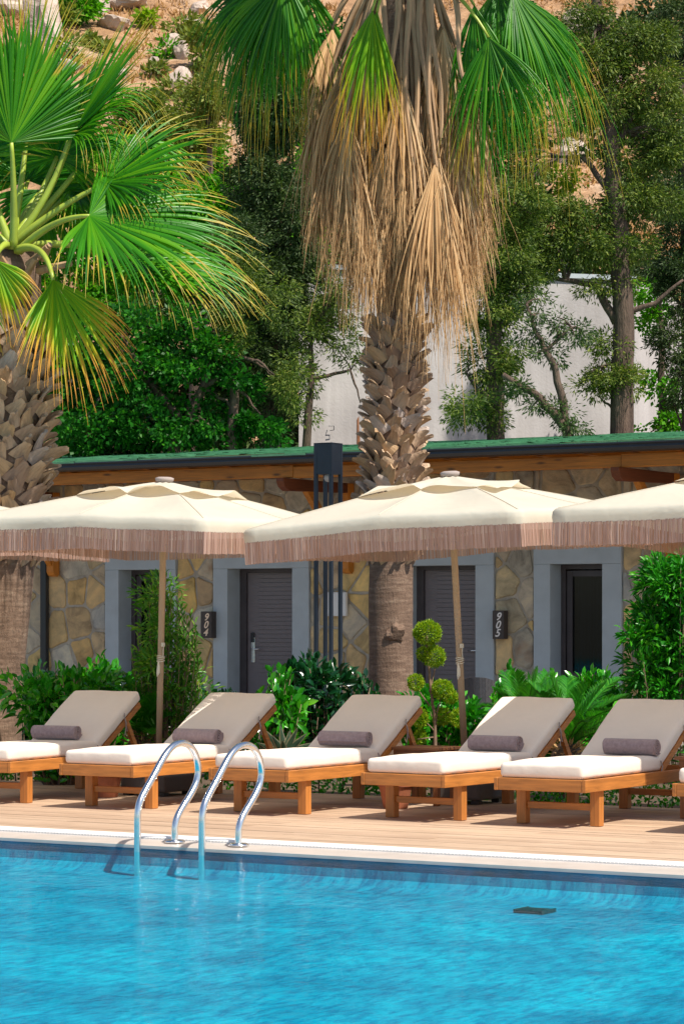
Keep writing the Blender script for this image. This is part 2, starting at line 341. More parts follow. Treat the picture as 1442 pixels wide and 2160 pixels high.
# ------------------------------------------------------------------ object helpers
def tag(o, label=None, cat=None, group=None, kind=None):
    if label: o['label'] = label
    if cat: o['category'] = cat
    if group: o['group'] = group
    if kind: o['kind'] = kind
    return o
def empty(name, loc, label=None, cat=None, group=None):
    o = bpy.data.objects.new(name, None); o.empty_display_size = 0.2
    o.location = loc; col.objects.link(o); return tag(o, label, cat, group)
def adopt(o, parent, local=False):
    o.parent = parent
    if not local and parent.type == 'EMPTY':
        o.matrix_parent_inverse = Matrix.Translation(-Vector(parent.location))
class MB:
    def __init__(s): s.v = []; s.f = []; s.mi = []
    def quad(s, a, b, c, d, mi=0):
        n = len(s.v); s.v += [tuple(a), tuple(b), tuple(c), tuple(d)]; s.f.append((n, n + 1, n + 2, n + 3)); s.mi.append(mi)
    def box(s, lo, hi, mat=None, mi=0):
        x0, y0, z0 = lo; x1, y1, z1 = hi; n = len(s.v)
        p = [(x0, y0, z0), (x1, y0, z0), (x1, y1, z0), (x0, y1, z0), (x0, y0, z1), (x1, y0, z1), (x1, y1, z1), (x0, y1, z1)]
        if mat is not None: p = [tuple(mat @ Vector(q)) for q in p]
        s.v += p
        for f in ((0, 3, 2, 1), (4, 5, 6, 7), (0, 1, 5, 4), (1, 2, 6, 5), (2, 3, 7, 6), (3, 0, 4, 7)):
            s.f.append(tuple(n + i for i in f)); s.mi.append(mi)
    def tube(s, path, rad, n=10, mi=0, cap=True):
        path = [Vector(p) for p in path]; base = len(s.v); ref = None
        for i, p in enumerate(path):
            t = (path[min(i + 1, len(path) - 1)] - path[max(i - 1, 0)]).normalized()
            if ref is None: ref = t.orthogonal().normalized()
            else: ref = (ref - t * ref.dot(t)).normalized()
            bi = t.cross(ref); r = rad[i] if hasattr(rad, '__len__') else rad
            for k in range(n):
                a = 2 * math.pi * k / n
                s.v.append(tuple(p + (ref * math.cos(a) + bi * math.sin(a)) * r))
        for i in range(len(path) - 1):
            for k in range(n):
                a = base + i * n + k; b = base + i * n + (k + 1) % n
                s.f.append((a, b, b + n, a + n)); s.mi.append(mi)
        if cap:
            s.f.append(tuple(base + k for k in reversed(range(n)))); s.mi.append(mi)
            e = base + (len(path) - 1) * n
            s.f.append(tuple(e + k for k in range(n))); s.mi.append(mi)
    def lathe(s, prof, n=24, c=(0, 0, 0), mi=0):
        base = len(s.v)
        for r, z in prof:
            for k in range(n):
                a = 2 * math.pi * k / n
                s.v.append((c[0] + r * math.cos(a), c[1] + r * math.sin(a), c[2] + z))
        for i in range(len(prof) - 1):
            for k in range(n):
                a = base + i * n + k; b = base + i * n + (k + 1) % n
                s.f.append((a, b, b + n, a + n)); s.mi.append(mi)
    def prism(s, pts, n_dir, depth, mi=0):
        """convex outline extruded along n_dir"""
        n = len(s.v); k = len(pts); d = Vector(n_dir) * depth
        s.v += [tuple(p) for p in pts] + [tuple(Vector(p) + d) for p in pts]
        s.f.append(tuple(range(n, n + k))); s.mi.append(mi)
        s.f.append(tuple(range(n + 2 * k - 1, n + k - 1, -1))); s.mi.append(mi)
        for i in range(k):
            j = (i + 1) % k; s.f.append((n + i, n + k + i, n + k + j, n + j)); s.mi.append(mi)
    def mesh(s, name, mats, smooth=False):
        me = bpy.data.meshes.new(name); me.from_pydata(s.v, [], s.f)
        for m in (mats if isinstance(mats, (list, tuple)) else [mats]): me.materials.append(m)
        if any(s.mi): me.polygons.foreach_set('material_index', s.mi)
        if smooth: me.polygons.foreach_set('use_smooth', [True] * len(s.f))
        me.update(); return me
    def build(s, name, mats, parent=None, local=False, smooth=False, bevel=0, **tags):
        o = bpy.data.objects.new(name, s.mesh(name, mats, smooth)); col.objects.link(o)
        if parent is not None: adopt(o, parent, local)
        if bevel:
            b = o.modifiers.new('bevel', 'BEVEL'); b.width = bevel; b.segments = 2; b.limit_method = 'ANGLE'
        tag(o, **tags); return o
def add_mesh(name, me, parent=None, local=False, **tags):
    o = bpy.data.objects.new(name, me); col.objects.link(o)
    if parent is not None: adopt(o, parent, local)
    return tag(o, **tags)
def np_mesh(name, verts, faces, mats, tip=None, smooth=False):
    """verts (N,3), faces (M,k) all of one size"""
    me = bpy.data.meshes.new(name); nv, nf, k = len(verts), len(faces), faces.shape[1]
    me.vertices.add(nv); me.vertices.foreach_set('co', np.ascontiguousarray(verts, dtype=np.float32).ravel())
    me.loops.add(nf * k); me.loops.foreach_set('vertex_index', np.ascontiguousarray(faces, dtype=np.int32).ravel())
    me.polygons.add(nf); me.polygons.foreach_set('loop_start', np.arange(0, nf * k, k, dtype=np.int32))
    if smooth: me.polygons.foreach_set('use_smooth', np.ones(nf, dtype=bool))
    me.materials.append(mats)
    if tip is not None:
        a = me.attributes.new('tip', 'FLOAT', 'POINT'); a.data.foreach_set('value', np.ascontiguousarray(tip, dtype=np.float32))
    me.update(calc_edges=True); return me
def copy_tree(o, parent=None):
    c = o.copy(); col.objects.link(c)
    if parent is not None: c.parent = parent
    for ch in [k for k in KIDS.get(o.name, [])]: copy_tree(ch, c)
    return c
KIDS = {}
def index_kids():
    KIDS.clear()
    for o in bpy.data.objects:
        if o.parent: KIDS.setdefault(o.parent.name, []).append(o)

# ------------------------------------------------------------------ ground, pool, deck
POOL_Y = 12.85
mb = MB()
mb.box((-70, 17.32, -1.0), (30, 56, -0.06)); mb.build('garden_ground', M['soil'], kind='structure')
mb = MB(); mb.box((-60, 25.6, -0.3), (20, 36, -0.052)); mb.build('terrace', M['paving'], kind='structure')
mb = MB(); mb.box((-60, 13.48, -0.5), (30, 17.30, -0.03)); dk = mb.build('deck', M['table_x'], kind='structure')
mb = MB(); rnd = random.Random(3)
y = 13.49
while y < 17.25:
    x = -40 - rnd.random() * 3
    while x < 5:
        L = 2.4 + rnd.random() * 1.6
        z1 = -0.001 + rnd.uniform(-0.001, 0.001)
        mb.box((x, y, -0.03 + 0.0005), (x + L - 0.004, y + 0.134, z1)); x += L
    y += 0.140
mb.build('deck_boards', M['deck'], dk, kind='stuff')
mb = MB(); mb.box((-60, 13.24, -0.6), (30, 13.475, -0.018)); cp = mb.build('pool_coping', M['coping'], kind='structure')
mb = MB(); x = -30.0
while x < 0:
    mb.box((x, 13.245, -0.0178), (x + 0.020, 13.47, 0.002)); x += 0.024
mb.build('overflow_grating', M['coping'], cp, kind='stuff')
mb = MB(); mb.box((-60, POOL_Y, -0.9), (30, 13.238, -0.008)); mb.build('pool_ledge', M['ledge'], kind='structure')
FLOOR_Z = -0.175
mb = MB(); mb.quad((-60, -20, FLOOR_Z), (30, -20, FLOOR_Z), (30, POOL_Y - 0.01, FLOOR_Z), (-60, POOL_Y - 0.01, FLOOR_Z)); mb.build('pool_floor', M['pool'], kind='structure')
mb = MB(); mb.box((-60, POOL_Y - 0.012, -0.6), (30, POOL_Y - 0.002, -0.026)); 
cv = [(POOL_Y - .012, FLOOR_Z + .10), (POOL_Y - .02, FLOOR_Z + .05), (POOL_Y - .07, FLOOR_Z + .018), (POOL_Y - .16, FLOOR_Z + .004), (POOL_Y - .3, FLOOR_Z + .001)]
for (ya, za), (yb, zb_) in zip(cv, cv[1:]): mb.quad((-60, yb, zb_), (30, yb, zb_), (30, ya - .0005, za), (-60, ya - .0005, za))
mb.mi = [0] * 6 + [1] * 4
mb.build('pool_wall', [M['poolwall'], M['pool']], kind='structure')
mb = MB(); mb.quad((-60, -20, -0.028), (30, -20, -0.028), (30, POOL_Y - 0.014, -0.028), (-60, POOL_Y - 0.014, -0.028)); mb.build('water', M['water'], kind='structure')
# drain lying on the pool floor
Zd = (EYE - FLOOR_Z) * FPX / (1925 - 1303); dp = at_d(1133, 1925, Zd)
mb = MB()
for k in range(6):
    mb.box((dp.x - 0.075, dp.y - 0.1 + k * 0.024, FLOOR_Z + 0.002), (dp.x + 0.075, dp.y - 0.088 + k * 0.024, FLOOR_Z + 0.02))
mb.box((dp.x - 0.083, dp.y - 0.11, FLOOR_Z + 0.003), (dp.x - 0.075, dp.y + 0.05, FLOOR_Z + 0.022)); mb.box((dp.x + 0.075, dp.y - 0.11, FLOOR_Z + 0.003), (dp.x + 0.083, dp.y + 0.05, FLOOR_Z + 0.022))
tag(mb.build('pool_drain', M['drain']), 'small dark drain grate under the blue water of the pool', 'drain')

# ------------------------------------------------------------------ hill behind
HK, HZ0 = 0.52, 56.0
def hill_h(X, Z):
    d = Z - HZ0
    h = HK * max(0.0, d)
    n = noise.noise(Vector((X * 0.05, Z * 0.05, 1.7))) * 2.2 + noise.noise(Vector((X * 0.2, Z * 0.2, 5.1))) * 0.55 + noise.noise(Vector((X * 0.7, Z * 0.7, 3.1))) * 0.18
    return h + n * min(1.0, max(0.0, d) / 10.0) - 0.1
def hill_hit(u, v):
    lo = HZ0; Zs = lo
    while Zs < 320:
        X = Zs * (u - 721) / FPX
        if hill_h(X, Zs) > EYE + Zs * (1303 - v) / FPX: break
        Zs += 0.25
    X = Zs * (u - 721) / FPX
    return CR * X + CF * Zs + UP * hill_h(X, Zs), Zs
xs = np.linspace(-75, 75, 150); zs = np.concatenate([np.linspace(50, 150, 170), np.linspace(153, 330, 40)])
V = []
for Z in zs:
    for X in xs:
        p = CR * X + CF * Z; V.append((p.x, p.y, hill_h(X, Z)))
nx = len(xs); F = np.array([(j * nx + i, j * nx + i + 1, (j + 1) * nx + i + 1, (j + 1) * nx + i) for j in range(len(zs) - 1) for i in range(nx - 1)])
add_mesh('hill', np_mesh('hill', np.array(V), F, M['hill'], smooth=True), kind='structure')
# ground under everything behind the garden, out to the hill
mb = MB()
mb.box((-400, -60, -1.6), (300, 400, -1.0)); mb.build('ground', M['soil'], kind='structure')

# ------------------------------------------------------------------ foliage generators
def unit(a): return a / np.maximum(np.linalg.norm(a, axis=1, keepdims=True), 1e-9)
def leaf_arrays(c, a, L, w, rng, fold=0.0, shape=4):
    """c base points, a axis dirs, L lengths, w half widths"""
    n = len(c); r = rng.normal(size=(n, 3)); s = unit(np.cross(a, r)); nn = np.cross(s, a)
    L = L[:, None]; w = w[:, None]
    if shape == 4:
        V = np.stack([c, c + a * L * 0.45 + s * w, c + a * L, c + a * L * 0.45 - s * w], 1)
        F = np.arange(4 * n).reshape(n, 4)
        return V.reshape(-1, 3), F
    up = nn * np.sign(nn[:, 2:3] + 1e-6)
    dn = np.array([0, 0, -1.0])
    V = np.stack([c, c + a * L * .28 + s * w * .85 + up * w * fold, c + a * L * .62 + s * w * .9 + up * w * fold + dn * L * .05,
                  c + a * L + dn * L * .18, c + a * L * .62 - s * w * .9 + up * w * fold + dn * L * .05, c + a * L * .28 - s * w * .85 + up * w * fold,
                  c + a * L * .5 + dn * L * .02], 1)
    b = np.arange(n)[:, None] * 7
    q = np.array([[0, 1, 2, 6], [6, 2, 3, 3], [0, 6, 4, 5], [6, 3, 4, 4]])
    # triangles throughout
    t = np.array([[0, 1, 6], [1, 2, 6], [2, 3, 6], [6, 3, 4], [6, 4, 5], [0, 6, 5]])
    F = (b[:, :, None] + t[None]).reshape(-1, 3)
    return V.reshape(-1, 3), F
def clump_cloud(ell, rng, sub_r, per, L, w, droop=0.25, dens=1.0, dirb=0.8, flat=0.75):
    """ell: list of (centre, (rx, ry, rz)); leaves gather in sub-clumps lying mostly near the outside of each ellipsoid"""
    cs = []; outs = []
    for c, r in ell:
        c = np.array(c); r = np.array(r)
        vol = (4.2 * (r[0] * r[1] * r[2])) / (sub_r ** 3 * 4.2)
        n = max(4, int(vol * 2.3 * dens))
        d = unit(rng.normal(size=(n, 3))); rad = rng.uniform(0.25, 1.0, size=(n, 1)) ** 0.5
        cs.append(c + d * r * rad); outs.append(d)
    cs = np.concatenate(cs); outs = np.concatenate(outs)
    n = len(cs); sr = sub_r * rng.uniform(0.55, 1.25, size=(n, 1))
    idx = np.repeat(np.arange(n), per)
    d = unit(rng.normal(size=(len(idx), 3)))
    pos = cs[idx] + d * sr[idx] * rng.uniform(0.1, 1.0, size=(len(idx), 1)) ** 0.6 * np.array([1, 1, flat])
    a = unit(d * dirb + outs[idx] * 0.4 + rng.normal(size=d.shape) * 0.35 + np.array([0, 0, -droop]))
    Ls = L * rng.uniform(0.6, 1.3, size=len(idx)); ws = w * rng.uniform(0.7, 1.3, size=len(idx))
    return pos, a, Ls, ws, cs
def px_ell(lst, Zd, depth=0.9, jit=0.0, rng=None):
    out = []
    for e in lst:
        u, v, ru, rv = e[:4]; Z = Zd + (e[4] if len(e) > 4 else 0)
        c = at_d(u, v, Z); k = Z / FPX
        rr = ru * k; out.append(((c.x, c.y, c.z), (rr, max(rr * depth, 0.3), rv * k)))
    return out
def limb_mb(mb, pts, r0, r1, n=8, wob=0.06, rnd=random):
    pts = [Vector(p) for p in pts]; path = []; rad = []
    seg = 5; tot = (len(pts) - 1) * seg
    for i in range(len(pts) - 1):
        for j in range(seg + (1 if i == len(pts) - 2 else 0)):
            t = j / seg; p = pts[i].lerp(pts[i + 1], t); k = (i * seg + j) / tot
            L = (pts[i + 1] - pts[i]).length
            if 0 < i * seg + j < tot: p = p + Vector((rnd.uniform(-1, 1), rnd.uniform(-1, 1), rnd.uniform(-.3, .3))) * wob * min(L, 1.0) * 0.5
            path.append(p); rad.append(r0 + (r1 - r0) * k)
    mb.tube(path, rad, n)
def tree(name, label, cat, trunks, ells, Zd, mat, seed, group=None, sub_r=0.28, per=60, L=0.09, w=0.014, droop=0.25, dens=1.0, twigs=14, bark='bark', depth=0.9, dirb=0.8, shape=4):
    """trunks: list of (list of (u, v[, dZ]), r0, r1); ells: list of (u, v, ru, rv[, dZ])"""
    rng = np.random.default_rng(seed); rnd = random.Random(seed)
    p0 = trunks[0][0][0]; base = at_d(p0[0], p0[1], Zd + (p0[2] if len(p0) > 2 else 0)); base.z = -0.06
    root = empty(name, base, label, cat, group)
    E = px_ell(ells, Zd, depth)
    pos, a, Ls, ws, cs = clump_cloud(E, rng, sub_r, per, L, w, droop, dens, dirb)
    Vv, Ff = leaf_arrays(pos, a, Ls, ws, rng, 0.3, shape)
    mb = MB(); P3 = []
    for pts, r0, r1 in trunks:
        pp = [at_d(q[0], q[1], Zd + (q[2] if len(q) > 2 else 0)) for q in pts]
        limb_mb(mb, pp, r0, r1, rnd=rnd); P3 += [(p, r1) for p in pp[1:]]
        for i in range(len(pp) - 1):
            P3.append((pp[i].lerp(pp[i + 1], .5), (r0 + r1) / 2))
    # twigs from the limbs out to clumps
    pick = rng.permutation(len(cs))[:twigs]
    for i in pick:
        c = Vector(cs[i]); q = min(P3, key=lambda t: (t[0] - c).length)
        d = (c - q[0]).length
        mid = q[0].lerp(c, 0.5) + Vector((0, 0, 0.12 * d))
        limb_mb(mb, [q[0], mid, c], min(q[1], 0.03 + 0.012 * d), 0.008, 5, 0.15, rnd)
    mb.build('trunk', M[bark], root, smooth=True)
    add_mesh('crown', np_mesh('crown', Vv, Ff, M[mat]), root)
    return root

# ------------------------------------------------------------------ white building behind, trees, hillside scrub
WZ = 45.0
p0 = at_d(630, 1303, WZ); p1 = at_d(1340, 1303, WZ + 1.8); side = (CF * 0.75 + CR * 0.32)
def wz(u, v, Z): return at_d(u, v, Z).z
mb = MB(); back = (CF * 1.0 + CR * 0.05).normalized() * 5.0
zt0, zt1 = wz(640, 566, WZ), wz(1337, 592, WZ + 1.8)
a, b_ = Vector((p0.x, p0.y, -0.1)), Vector((p1.x, p1.y, -0.1)); c_ = b_ + side.normalized() * 3.2; d_ = a + (c_ - b_)
top = lambda p, z: Vector((p.x, p.y, z))
mb.v = [a, b_, c_, d_, top(a, zt0), top(b_, zt1), top(c_, zt1 - 0.05), top(d_, zt0 - 0.1)]
mb.f = [(0, 1, 5, 4), (1, 2, 6, 5), (2, 3, 7, 6), (3, 0, 4, 7), (4, 5, 6, 7)]; mb.mi = [0] * 5
wb = empty('white_building', ((a + c_) / 2).to_tuple(), 'tall plain white stucco building behind the trees and green roof', 'building')
mb.v = [tuple(p) for p in mb.v]; mb.build('wall', M['stucco'], wb)
mb = MB(); ed = (b_ - a).normalized(); fn = Vector((ed.y, -ed.x, 0))
for q0, q1, z0, z1 in ((a, b_, zt0, zt1),):
    mb.v = [tuple(q0 + fn * .06 + UP * z0), tuple(q1 + fn * .06 + UP * z1), tuple(q1 - fn * .3 + UP * z1), tuple(q0 - fn * .3 + UP * z0),
            tuple(q0 + fn * .06 + UP * (z0 + .08)), tuple(q1 + fn * .06 + UP * (z1 + .08)), tuple(q1 - fn * .3 + UP * (z1 + .08)), tuple(q0 - fn * .3 + UP * (z0 + .08))]
    mb.f = [(0, 3, 2, 1), (4, 5, 6, 7), (0, 1, 5, 4), (1, 2, 6, 5), (2, 3, 7, 6), (3, 0, 4, 7)]; mb.mi = [0] * 6
mb.v = [(x, y_, z_ + 0.1) for x, y_, z_ in mb.v]
mb.build('parapet_cap', M['trim'], wb)
rs = a.lerp(b_, 0.165) + fn * 0.012
mb = MB(); rr = random.Random(2)
zz = wz(748, 862, WZ)
for k in range(5):
    w_ = 0.045 * (1 - k * .12); ofs = ed * (rr.uniform(-.03, .03) + k * .02)
    mb.quad(rs + ofs - ed * w_ * .5 + UP * (2.5), rs + ofs + ed * w_ + UP * 2.5, rs + ofs + ed * w_ * .4 + UP * (zz - k * .25), rs + ofs - ed * w_ * .3 + UP * (zz - k * .25 - .05))
    rs = rs + fn * 0.003
mb.build('rust_streak', M['rust'], wb)
hk = a.lerp(b_, 0.085) + UP * wz(686, 885, WZ) + fn * 0.04
mb = MB(); mb.tube([hk, hk + fn * .05, hk + fn * .05 + ed * .07, hk + fn * .05 + ed * .07 + UP * -.07, hk + fn * .05 + UP * -.08], 0.008, 6); mb.build('hook', M['gutter'], wb)

J = dict(sub_r=0.20, per=110, L=0.075, w=0.0105, droop=0.35)
CYP = 'conifers behind the stone bungalow'
tree('cypress_tree', 'tall dark cypress left of the thatched palm, behind its left hanging green frond', 'tree',
     [([(572, 1290), (575, 700), (572, 250), (560, -120)], 0.17, 0.06), ([(574, 620), (530, 560)], 0.06, 0.02), ([(573, 520), (640, 470)], 0.06, 0.02)],
     [(560, 20, 95, 110), (575, 200, 95, 120), (545, 380, 70, 90), (610, 470, 75, 120), (500, 520, 60, 70, -1), (560, 600, 90, 90), (600, 720, 55, 120), (540, 760, 50, 90), (585, 860, 40, 70), (480, 610, 50, 60), (660, 610, 45, 110)],
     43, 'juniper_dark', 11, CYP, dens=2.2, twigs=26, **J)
tree('juniper_tree', 'juniper with shaggy drooping sprays just right of the palm thatch, before the white wall', 'tree',
     [([(1048, 1290), (1046, 880), (1040, 640), (1030, 420), (1020, 250)], 0.16, 0.06), ([(1046, 880), (985, 790)], 0.05, 0.02), ([(1042, 700), (1120, 640)], 0.05, 0.02)],
     [(1045, 520, 85, 90), (1035, 650, 65, 70), (1085, 600, 60, 70), (1030, 760, 55, 60), (990, 850, 55, 40, -.5), (1060, 430, 110, 50), (1010, 880, 60, 28), (1070, 735, 45, 45), (1050, 830, 35, 50)],
     39, 'juniper', 12, CYP, dens=1.5, twigs=30, **J)
tree('juniper_tree', 'straight thick trunked juniper standing before the right end of the white wall', 'tree',
     [([(1313, 1290), (1313, 900), (1310, 620), (1300, 420), (1285, 250), (1262, 60), (1250, -120)], 0.215, 0.06),
      ([(1300, 680), (1255, 600), (1130, 580)], 0.08, 0.02), ([(1316, 660), (1380, 640), (1440, 590)], 0.05, 0.02), ([(1300, 420), (1230, 330), (1180, 330)], 0.06, 0.02), ([(1295, 330), (1340, 220), (1400, 160)], 0.06, 0.02), ([(1285, 250), (1215, 190), (1150, 150)], 0.05, 0.02)],
     [(1250, 130, 85, 55), (1290, 215, 75, 50), (1190, 160, 50, 40), (1330, 90, 70, 50), (1240, 250, 45, 35), (1380, 180, 60, 50), (1300, 330, 40, 40), (1230, 520, 80, 38), (1320, 520, 70, 38), (1150, 545, 50, 28), (1280, 730, 50, 30), (1290, 800, 55, 38), (1250, 820, 40, 28), (1400, 330, 55, 60), (1300, 600, 42, 35), (1340, 810, 20, 45), (1170, 480, 60, 25), (1240, 610, 30, 20), (1235, 30, 60, 30), (1110, 500, 60, 35), (1330, 420, 60, 55), (1250, 460, 60, 40), (1390, 250, 55, 50), (1110, 440, 60, 40), (1390, 90, 50, 45), (1180, 70, 40, 40), (1140, 560, 50, 30), (1400, 430, 45, 45), (1210, 310, 30, 30), (1110, 350, 45, 40), (1200, 440, 45, 30), (1390, 320, 50, 40)],
     40, 'juniper', 13, CYP, dens=1.7, twigs=46, **J)
tree('juniper_tree', 'small leaning juniper with bare forked stem before the white wall', 'tree',
     [([(1212, 1290), (1200, 910), (1140, 840), (1060, 790)], 0.10, 0.04), ([(1196, 900), (1172, 780), (1130, 700), (1110, 640)], 0.07, 0.02), ([(1150, 740), (1205, 690)], 0.03, 0.012)],
     [(1130, 650, 38, 32), (1175, 680, 35, 22), (1110, 700, 30, 30), (1160, 750, 26, 22), (1190, 870, 20, 30), (1140, 850, 26, 14), (1215, 700, 22, 14), (1090, 820, 30, 14), (1215, 905, 22, 12)],
     38, 'juniper_dark', 14, CYP, dens=0.8, twigs=22, **J)
tree('juniper_tree', 'dense dark juniper at the right edge above the end of the roof', 'tree',
     [([(1455, 1290), (1450, 700), (1440, 100)], 0.18, 0.06)],
     [(1430, 60, 60, 80), (1440, 450, 60, 90), (1440, 600, 55, 80), (1420, 720, 50, 60), (1400, 560, 40, 60), (1460, 300, 50, 80), (1445, 820, 45, 60)],
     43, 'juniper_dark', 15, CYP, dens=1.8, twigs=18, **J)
tree('juniper_tree', 'low shaggy juniper hanging over the left end of the white wall', 'tree',
     [([(640, 1290), (650, 860), (660, 700)], 0.10, 0.03), ([(655, 800), (740, 780), (760, 850)], 0.035, 0.01)],
     [(650, 700, 50, 50), (700, 660, 60, 35), (730, 720, 34, 30), (640, 790, 28, 50), (745, 760, 20, 20), (640, 870, 18, 22), (700, 610, 50, 30)],
     42, 'juniper', 16, CYP, dens=1.3, twigs=20, **J)
tree('juniper_tree', 'olive tinted juniper between the left palm fronds and the dark cypress', 'tree',
     [([(480, 1290), (490, 900), (500, 600)], 0.12, 0.04)],
     [(470, 530, 45, 50), (520, 600, 50, 55), (480, 660, 40, 40), (590, 640, 40, 60), (610, 800, 35, 60), (500, 740, 30, 60)],
     41, 'juniper', 17, CYP, dens=1.8, twigs=14, **J)
B = dict(sub_r=0.28, per=130, L=0.09, w=0.029, droop=0.3)
BR = 'broadleaf trees behind the stone bungalow'
tree('fig_tree', 'dark green fig tree with crooked limbs right behind the left end of the roof', 'tree',
     [([(350, 1290), (370, 930), (430, 820), (450, 720)], 0.13, 0.04), ([(385, 900), (300, 780), (250, 700)], 0.08, 0.03), ([(430, 820), (500, 760)], 0.05, 0.02)],
     [(190, 900, 110, 70), (330, 900, 110, 60), (450, 900, 90, 60), (250, 790, 110, 70), (400, 770, 100, 70), (500, 840, 60, 80), (300, 690, 110, 50), (560, 910, 70, 40), (150, 800, 60, 90)],
     41, 'broad_dark', 21, BR, dens=0.85, twigs=20, **B)
tree('fig_tree', 'sunlit bright green tree rising behind the dark fig and left palm fronds', 'tree',
     [([(400, 1290), (410, 800), (400, 500)], 0.16, 0.05), ([(405, 650), (480, 480)], 0.06, 0.02), ([(403, 640), (300, 520)], 0.06, 0.02)],
     [(330, 470, 90, 60), (430, 440, 80, 70), (500, 420, 70, 70), (260, 560, 90, 70), (400, 570, 110, 70), (480, 560, 80, 90), (520, 660, 70, 80), (200, 650, 90, 60), (340, 360, 60, 40), (660, 400, 50, 90), (120, 500, 90, 90), (60, 640, 60, 80), (640, 560, 60, 80)],
     47, 'broad', 22, BR, dens=0.8, twigs=16, **B)
tree('fig_tree', 'green leafy tree at the right edge beyond the white wall end', 'tree',
     [([(1400, 1290), (1400, 900), (1390, 640)], 0.12, 0.04)],
     [(1390, 880, 40, 60), (1400, 780, 45, 60), (1390, 680, 40, 60), (1370, 600, 40, 50), (1440, 900, 50, 50)],
     45, 'broad', 23, BR, dens=0.8, twigs=14, **B)
tree('acacia_tree', 'yellow green bushy tree peeking over the top of the white wall', 'tree',
     [([(1180, 1290), (1190, 800), (1190, 560)], 0.12, 0.04)],
     [(1190, 540, 70, 45), (1120, 520, 60, 50), (1240, 560, 50, 36), (1080, 450, 50, 50), (1200, 470, 40, 25), (960, 560, 90, 80), (820, 600, 120, 60), (1180, 380, 28, 22), (1130, 370, 30, 30)],
     52, 'lime', 24, BR, dens=0.7, twigs=10, **B)
tree('oak_tree', 'dark oak filling in behind the palm thatch, mostly hidden', 'tree',
     [([(800, 1290), (800, 600), (780, 200)], 0.2, 0.06)],
     [(700, 300, 70, 120), (800, 480, 120, 110), (950, 480, 100, 100), (980, 300, 90, 110), (660, 120, 60, 120), (1080, 250, 60, 70), (1100, 60, 60, 90), (860, 200, 120, 130)],
     50, 'broad_dark', 25, BR, dens=0.75, twigs=10, **B)

# thick scrub between the trees and the hill
rng = np.random.default_rng(77)
ug = [(u, v, 95, 85, (u * 7 % 5) * .5) for u in range(60, 1480, 120) for v in (700, 820, 930)] + [(u, v, 80, 70, (u * 3 % 4) * .5) for u in range(280, 680, 90) for v in (420, 520, 610)] + [(u, 560, 90, 60) for u in range(1040, 1460, 110)] + [(u, v, 75, 60, (u % 4) * .5) for u in (1010, 1110, 1300, 1400) for v in (260, 400)] + [(u, 905, 70, 45, -3.0) for u in range(180, 640, 80)] + [(640, 150, 50, 90), (640, 320, 60, 90), (700, 240, 60, 100), (1120, 120, 60, 70), (1300, 40, 60, 50), (1400, 60, 60, 60)] + [(1400, v, 60, 70) for v in (60, 180, 300, 420)]
pos, a_, Ls, ws, _c = clump_cloud(px_ell(ug, 51, .8), rng, .38, 75, .14, .04, .25, 1.3)
Vv, Ff = leaf_arrays(pos, a_, Ls, ws, rng)
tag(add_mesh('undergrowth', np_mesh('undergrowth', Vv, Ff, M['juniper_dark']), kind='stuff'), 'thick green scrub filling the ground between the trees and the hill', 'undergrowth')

# hillside trees and bushes
HB = 'bushes dotted over the dry hillside'
hb = [(160, 14, 52, 40, 'broad', 'large round bright green bush high on the dry hillside, top left'),
      (130, 38, 34, 24, 'olive', 'pale olive bush beside the large green bush high on the hill'),
      (320, 36, 24, 28, 'lime', 'yellowish bush standing alone high in the middle of the hillside'),
      (385, 62, 32, 24, 'olive', 'grey green bush right of the yellowish hillside bush'),
      (349, 106, 18, 20, 'broad', 'small green bush beside the grey rocks on the hillside'),
      (150, 104, 20, 20, 'olive', 'round olive bush left on the slope under the big boulder'),
      (188, 84, 14, 14, 'olive', 'tiny bush below the flat pale boulder on the slope'),
      (215, 100, 16, 10, 'olive', 'low flat olive bush on the middle of the slope'),
      (318, 152, 22, 18, 'olive', 'low olive bush above the pointed rock near the foot of the slope'),
      (360, 195, 18, 14, 'olive', 'small pale bush beside the round boulder low on the slope'),
      (425, 110, 40, 50, 'olive', 'broad sage green bush beside the left hanging palm frond')]
for i, (u, v, ru, rv, mt, lb) in enumerate(hb):
    p, Z = hill_hit(u, v + rv); k = Z / FPX
    rng = np.random.default_rng(60 + i); root = empty('hill_bush', p, lb, 'bush', HB)
    pos, a_, Ls, ws, cs = clump_cloud([((p.x, p.y, p.z + rv * k * 1.0), (ru * k, ru * k * .8, rv * k))], rng, 0.4, 60, 0.28, 0.06, 0.0, 1.3)
    Vv, Ff = leaf_arrays(pos, a_, Ls, ws, rng); add_mesh('crown', np_mesh('crown', Vv, Ff, M[mt]), root)
    mb = MB(); mb.tube([p - UP * .3, p + UP * rv * k], [0.1, 0.04], 6); mb.build('trunk', M['bark'], root)
OT = 'olive green trees at the foot of the hill'
ot = [(300, 255, 70, 55, 'olive', 'rounded olive green tree at the hill foot above the left palm fronds'),
      (400, 245, 50, 60, 'olive', 'tall olive green tree at the hill foot beside the dark cypress'),
      (330, 320, 80, 50, 'broad', 'mid green bush just above the reaching palm frond'),
      (440, 190, 40, 60, 'olive', 'sage coloured tree behind the tips of the left hanging frond'),
      (250, 330, 70, 50, 'olive', 'spreading pale tree low behind the left palm crown'),
      (420, 330, 60, 40, 'broad', 'leafy green tree top below the sage coloured tree')]
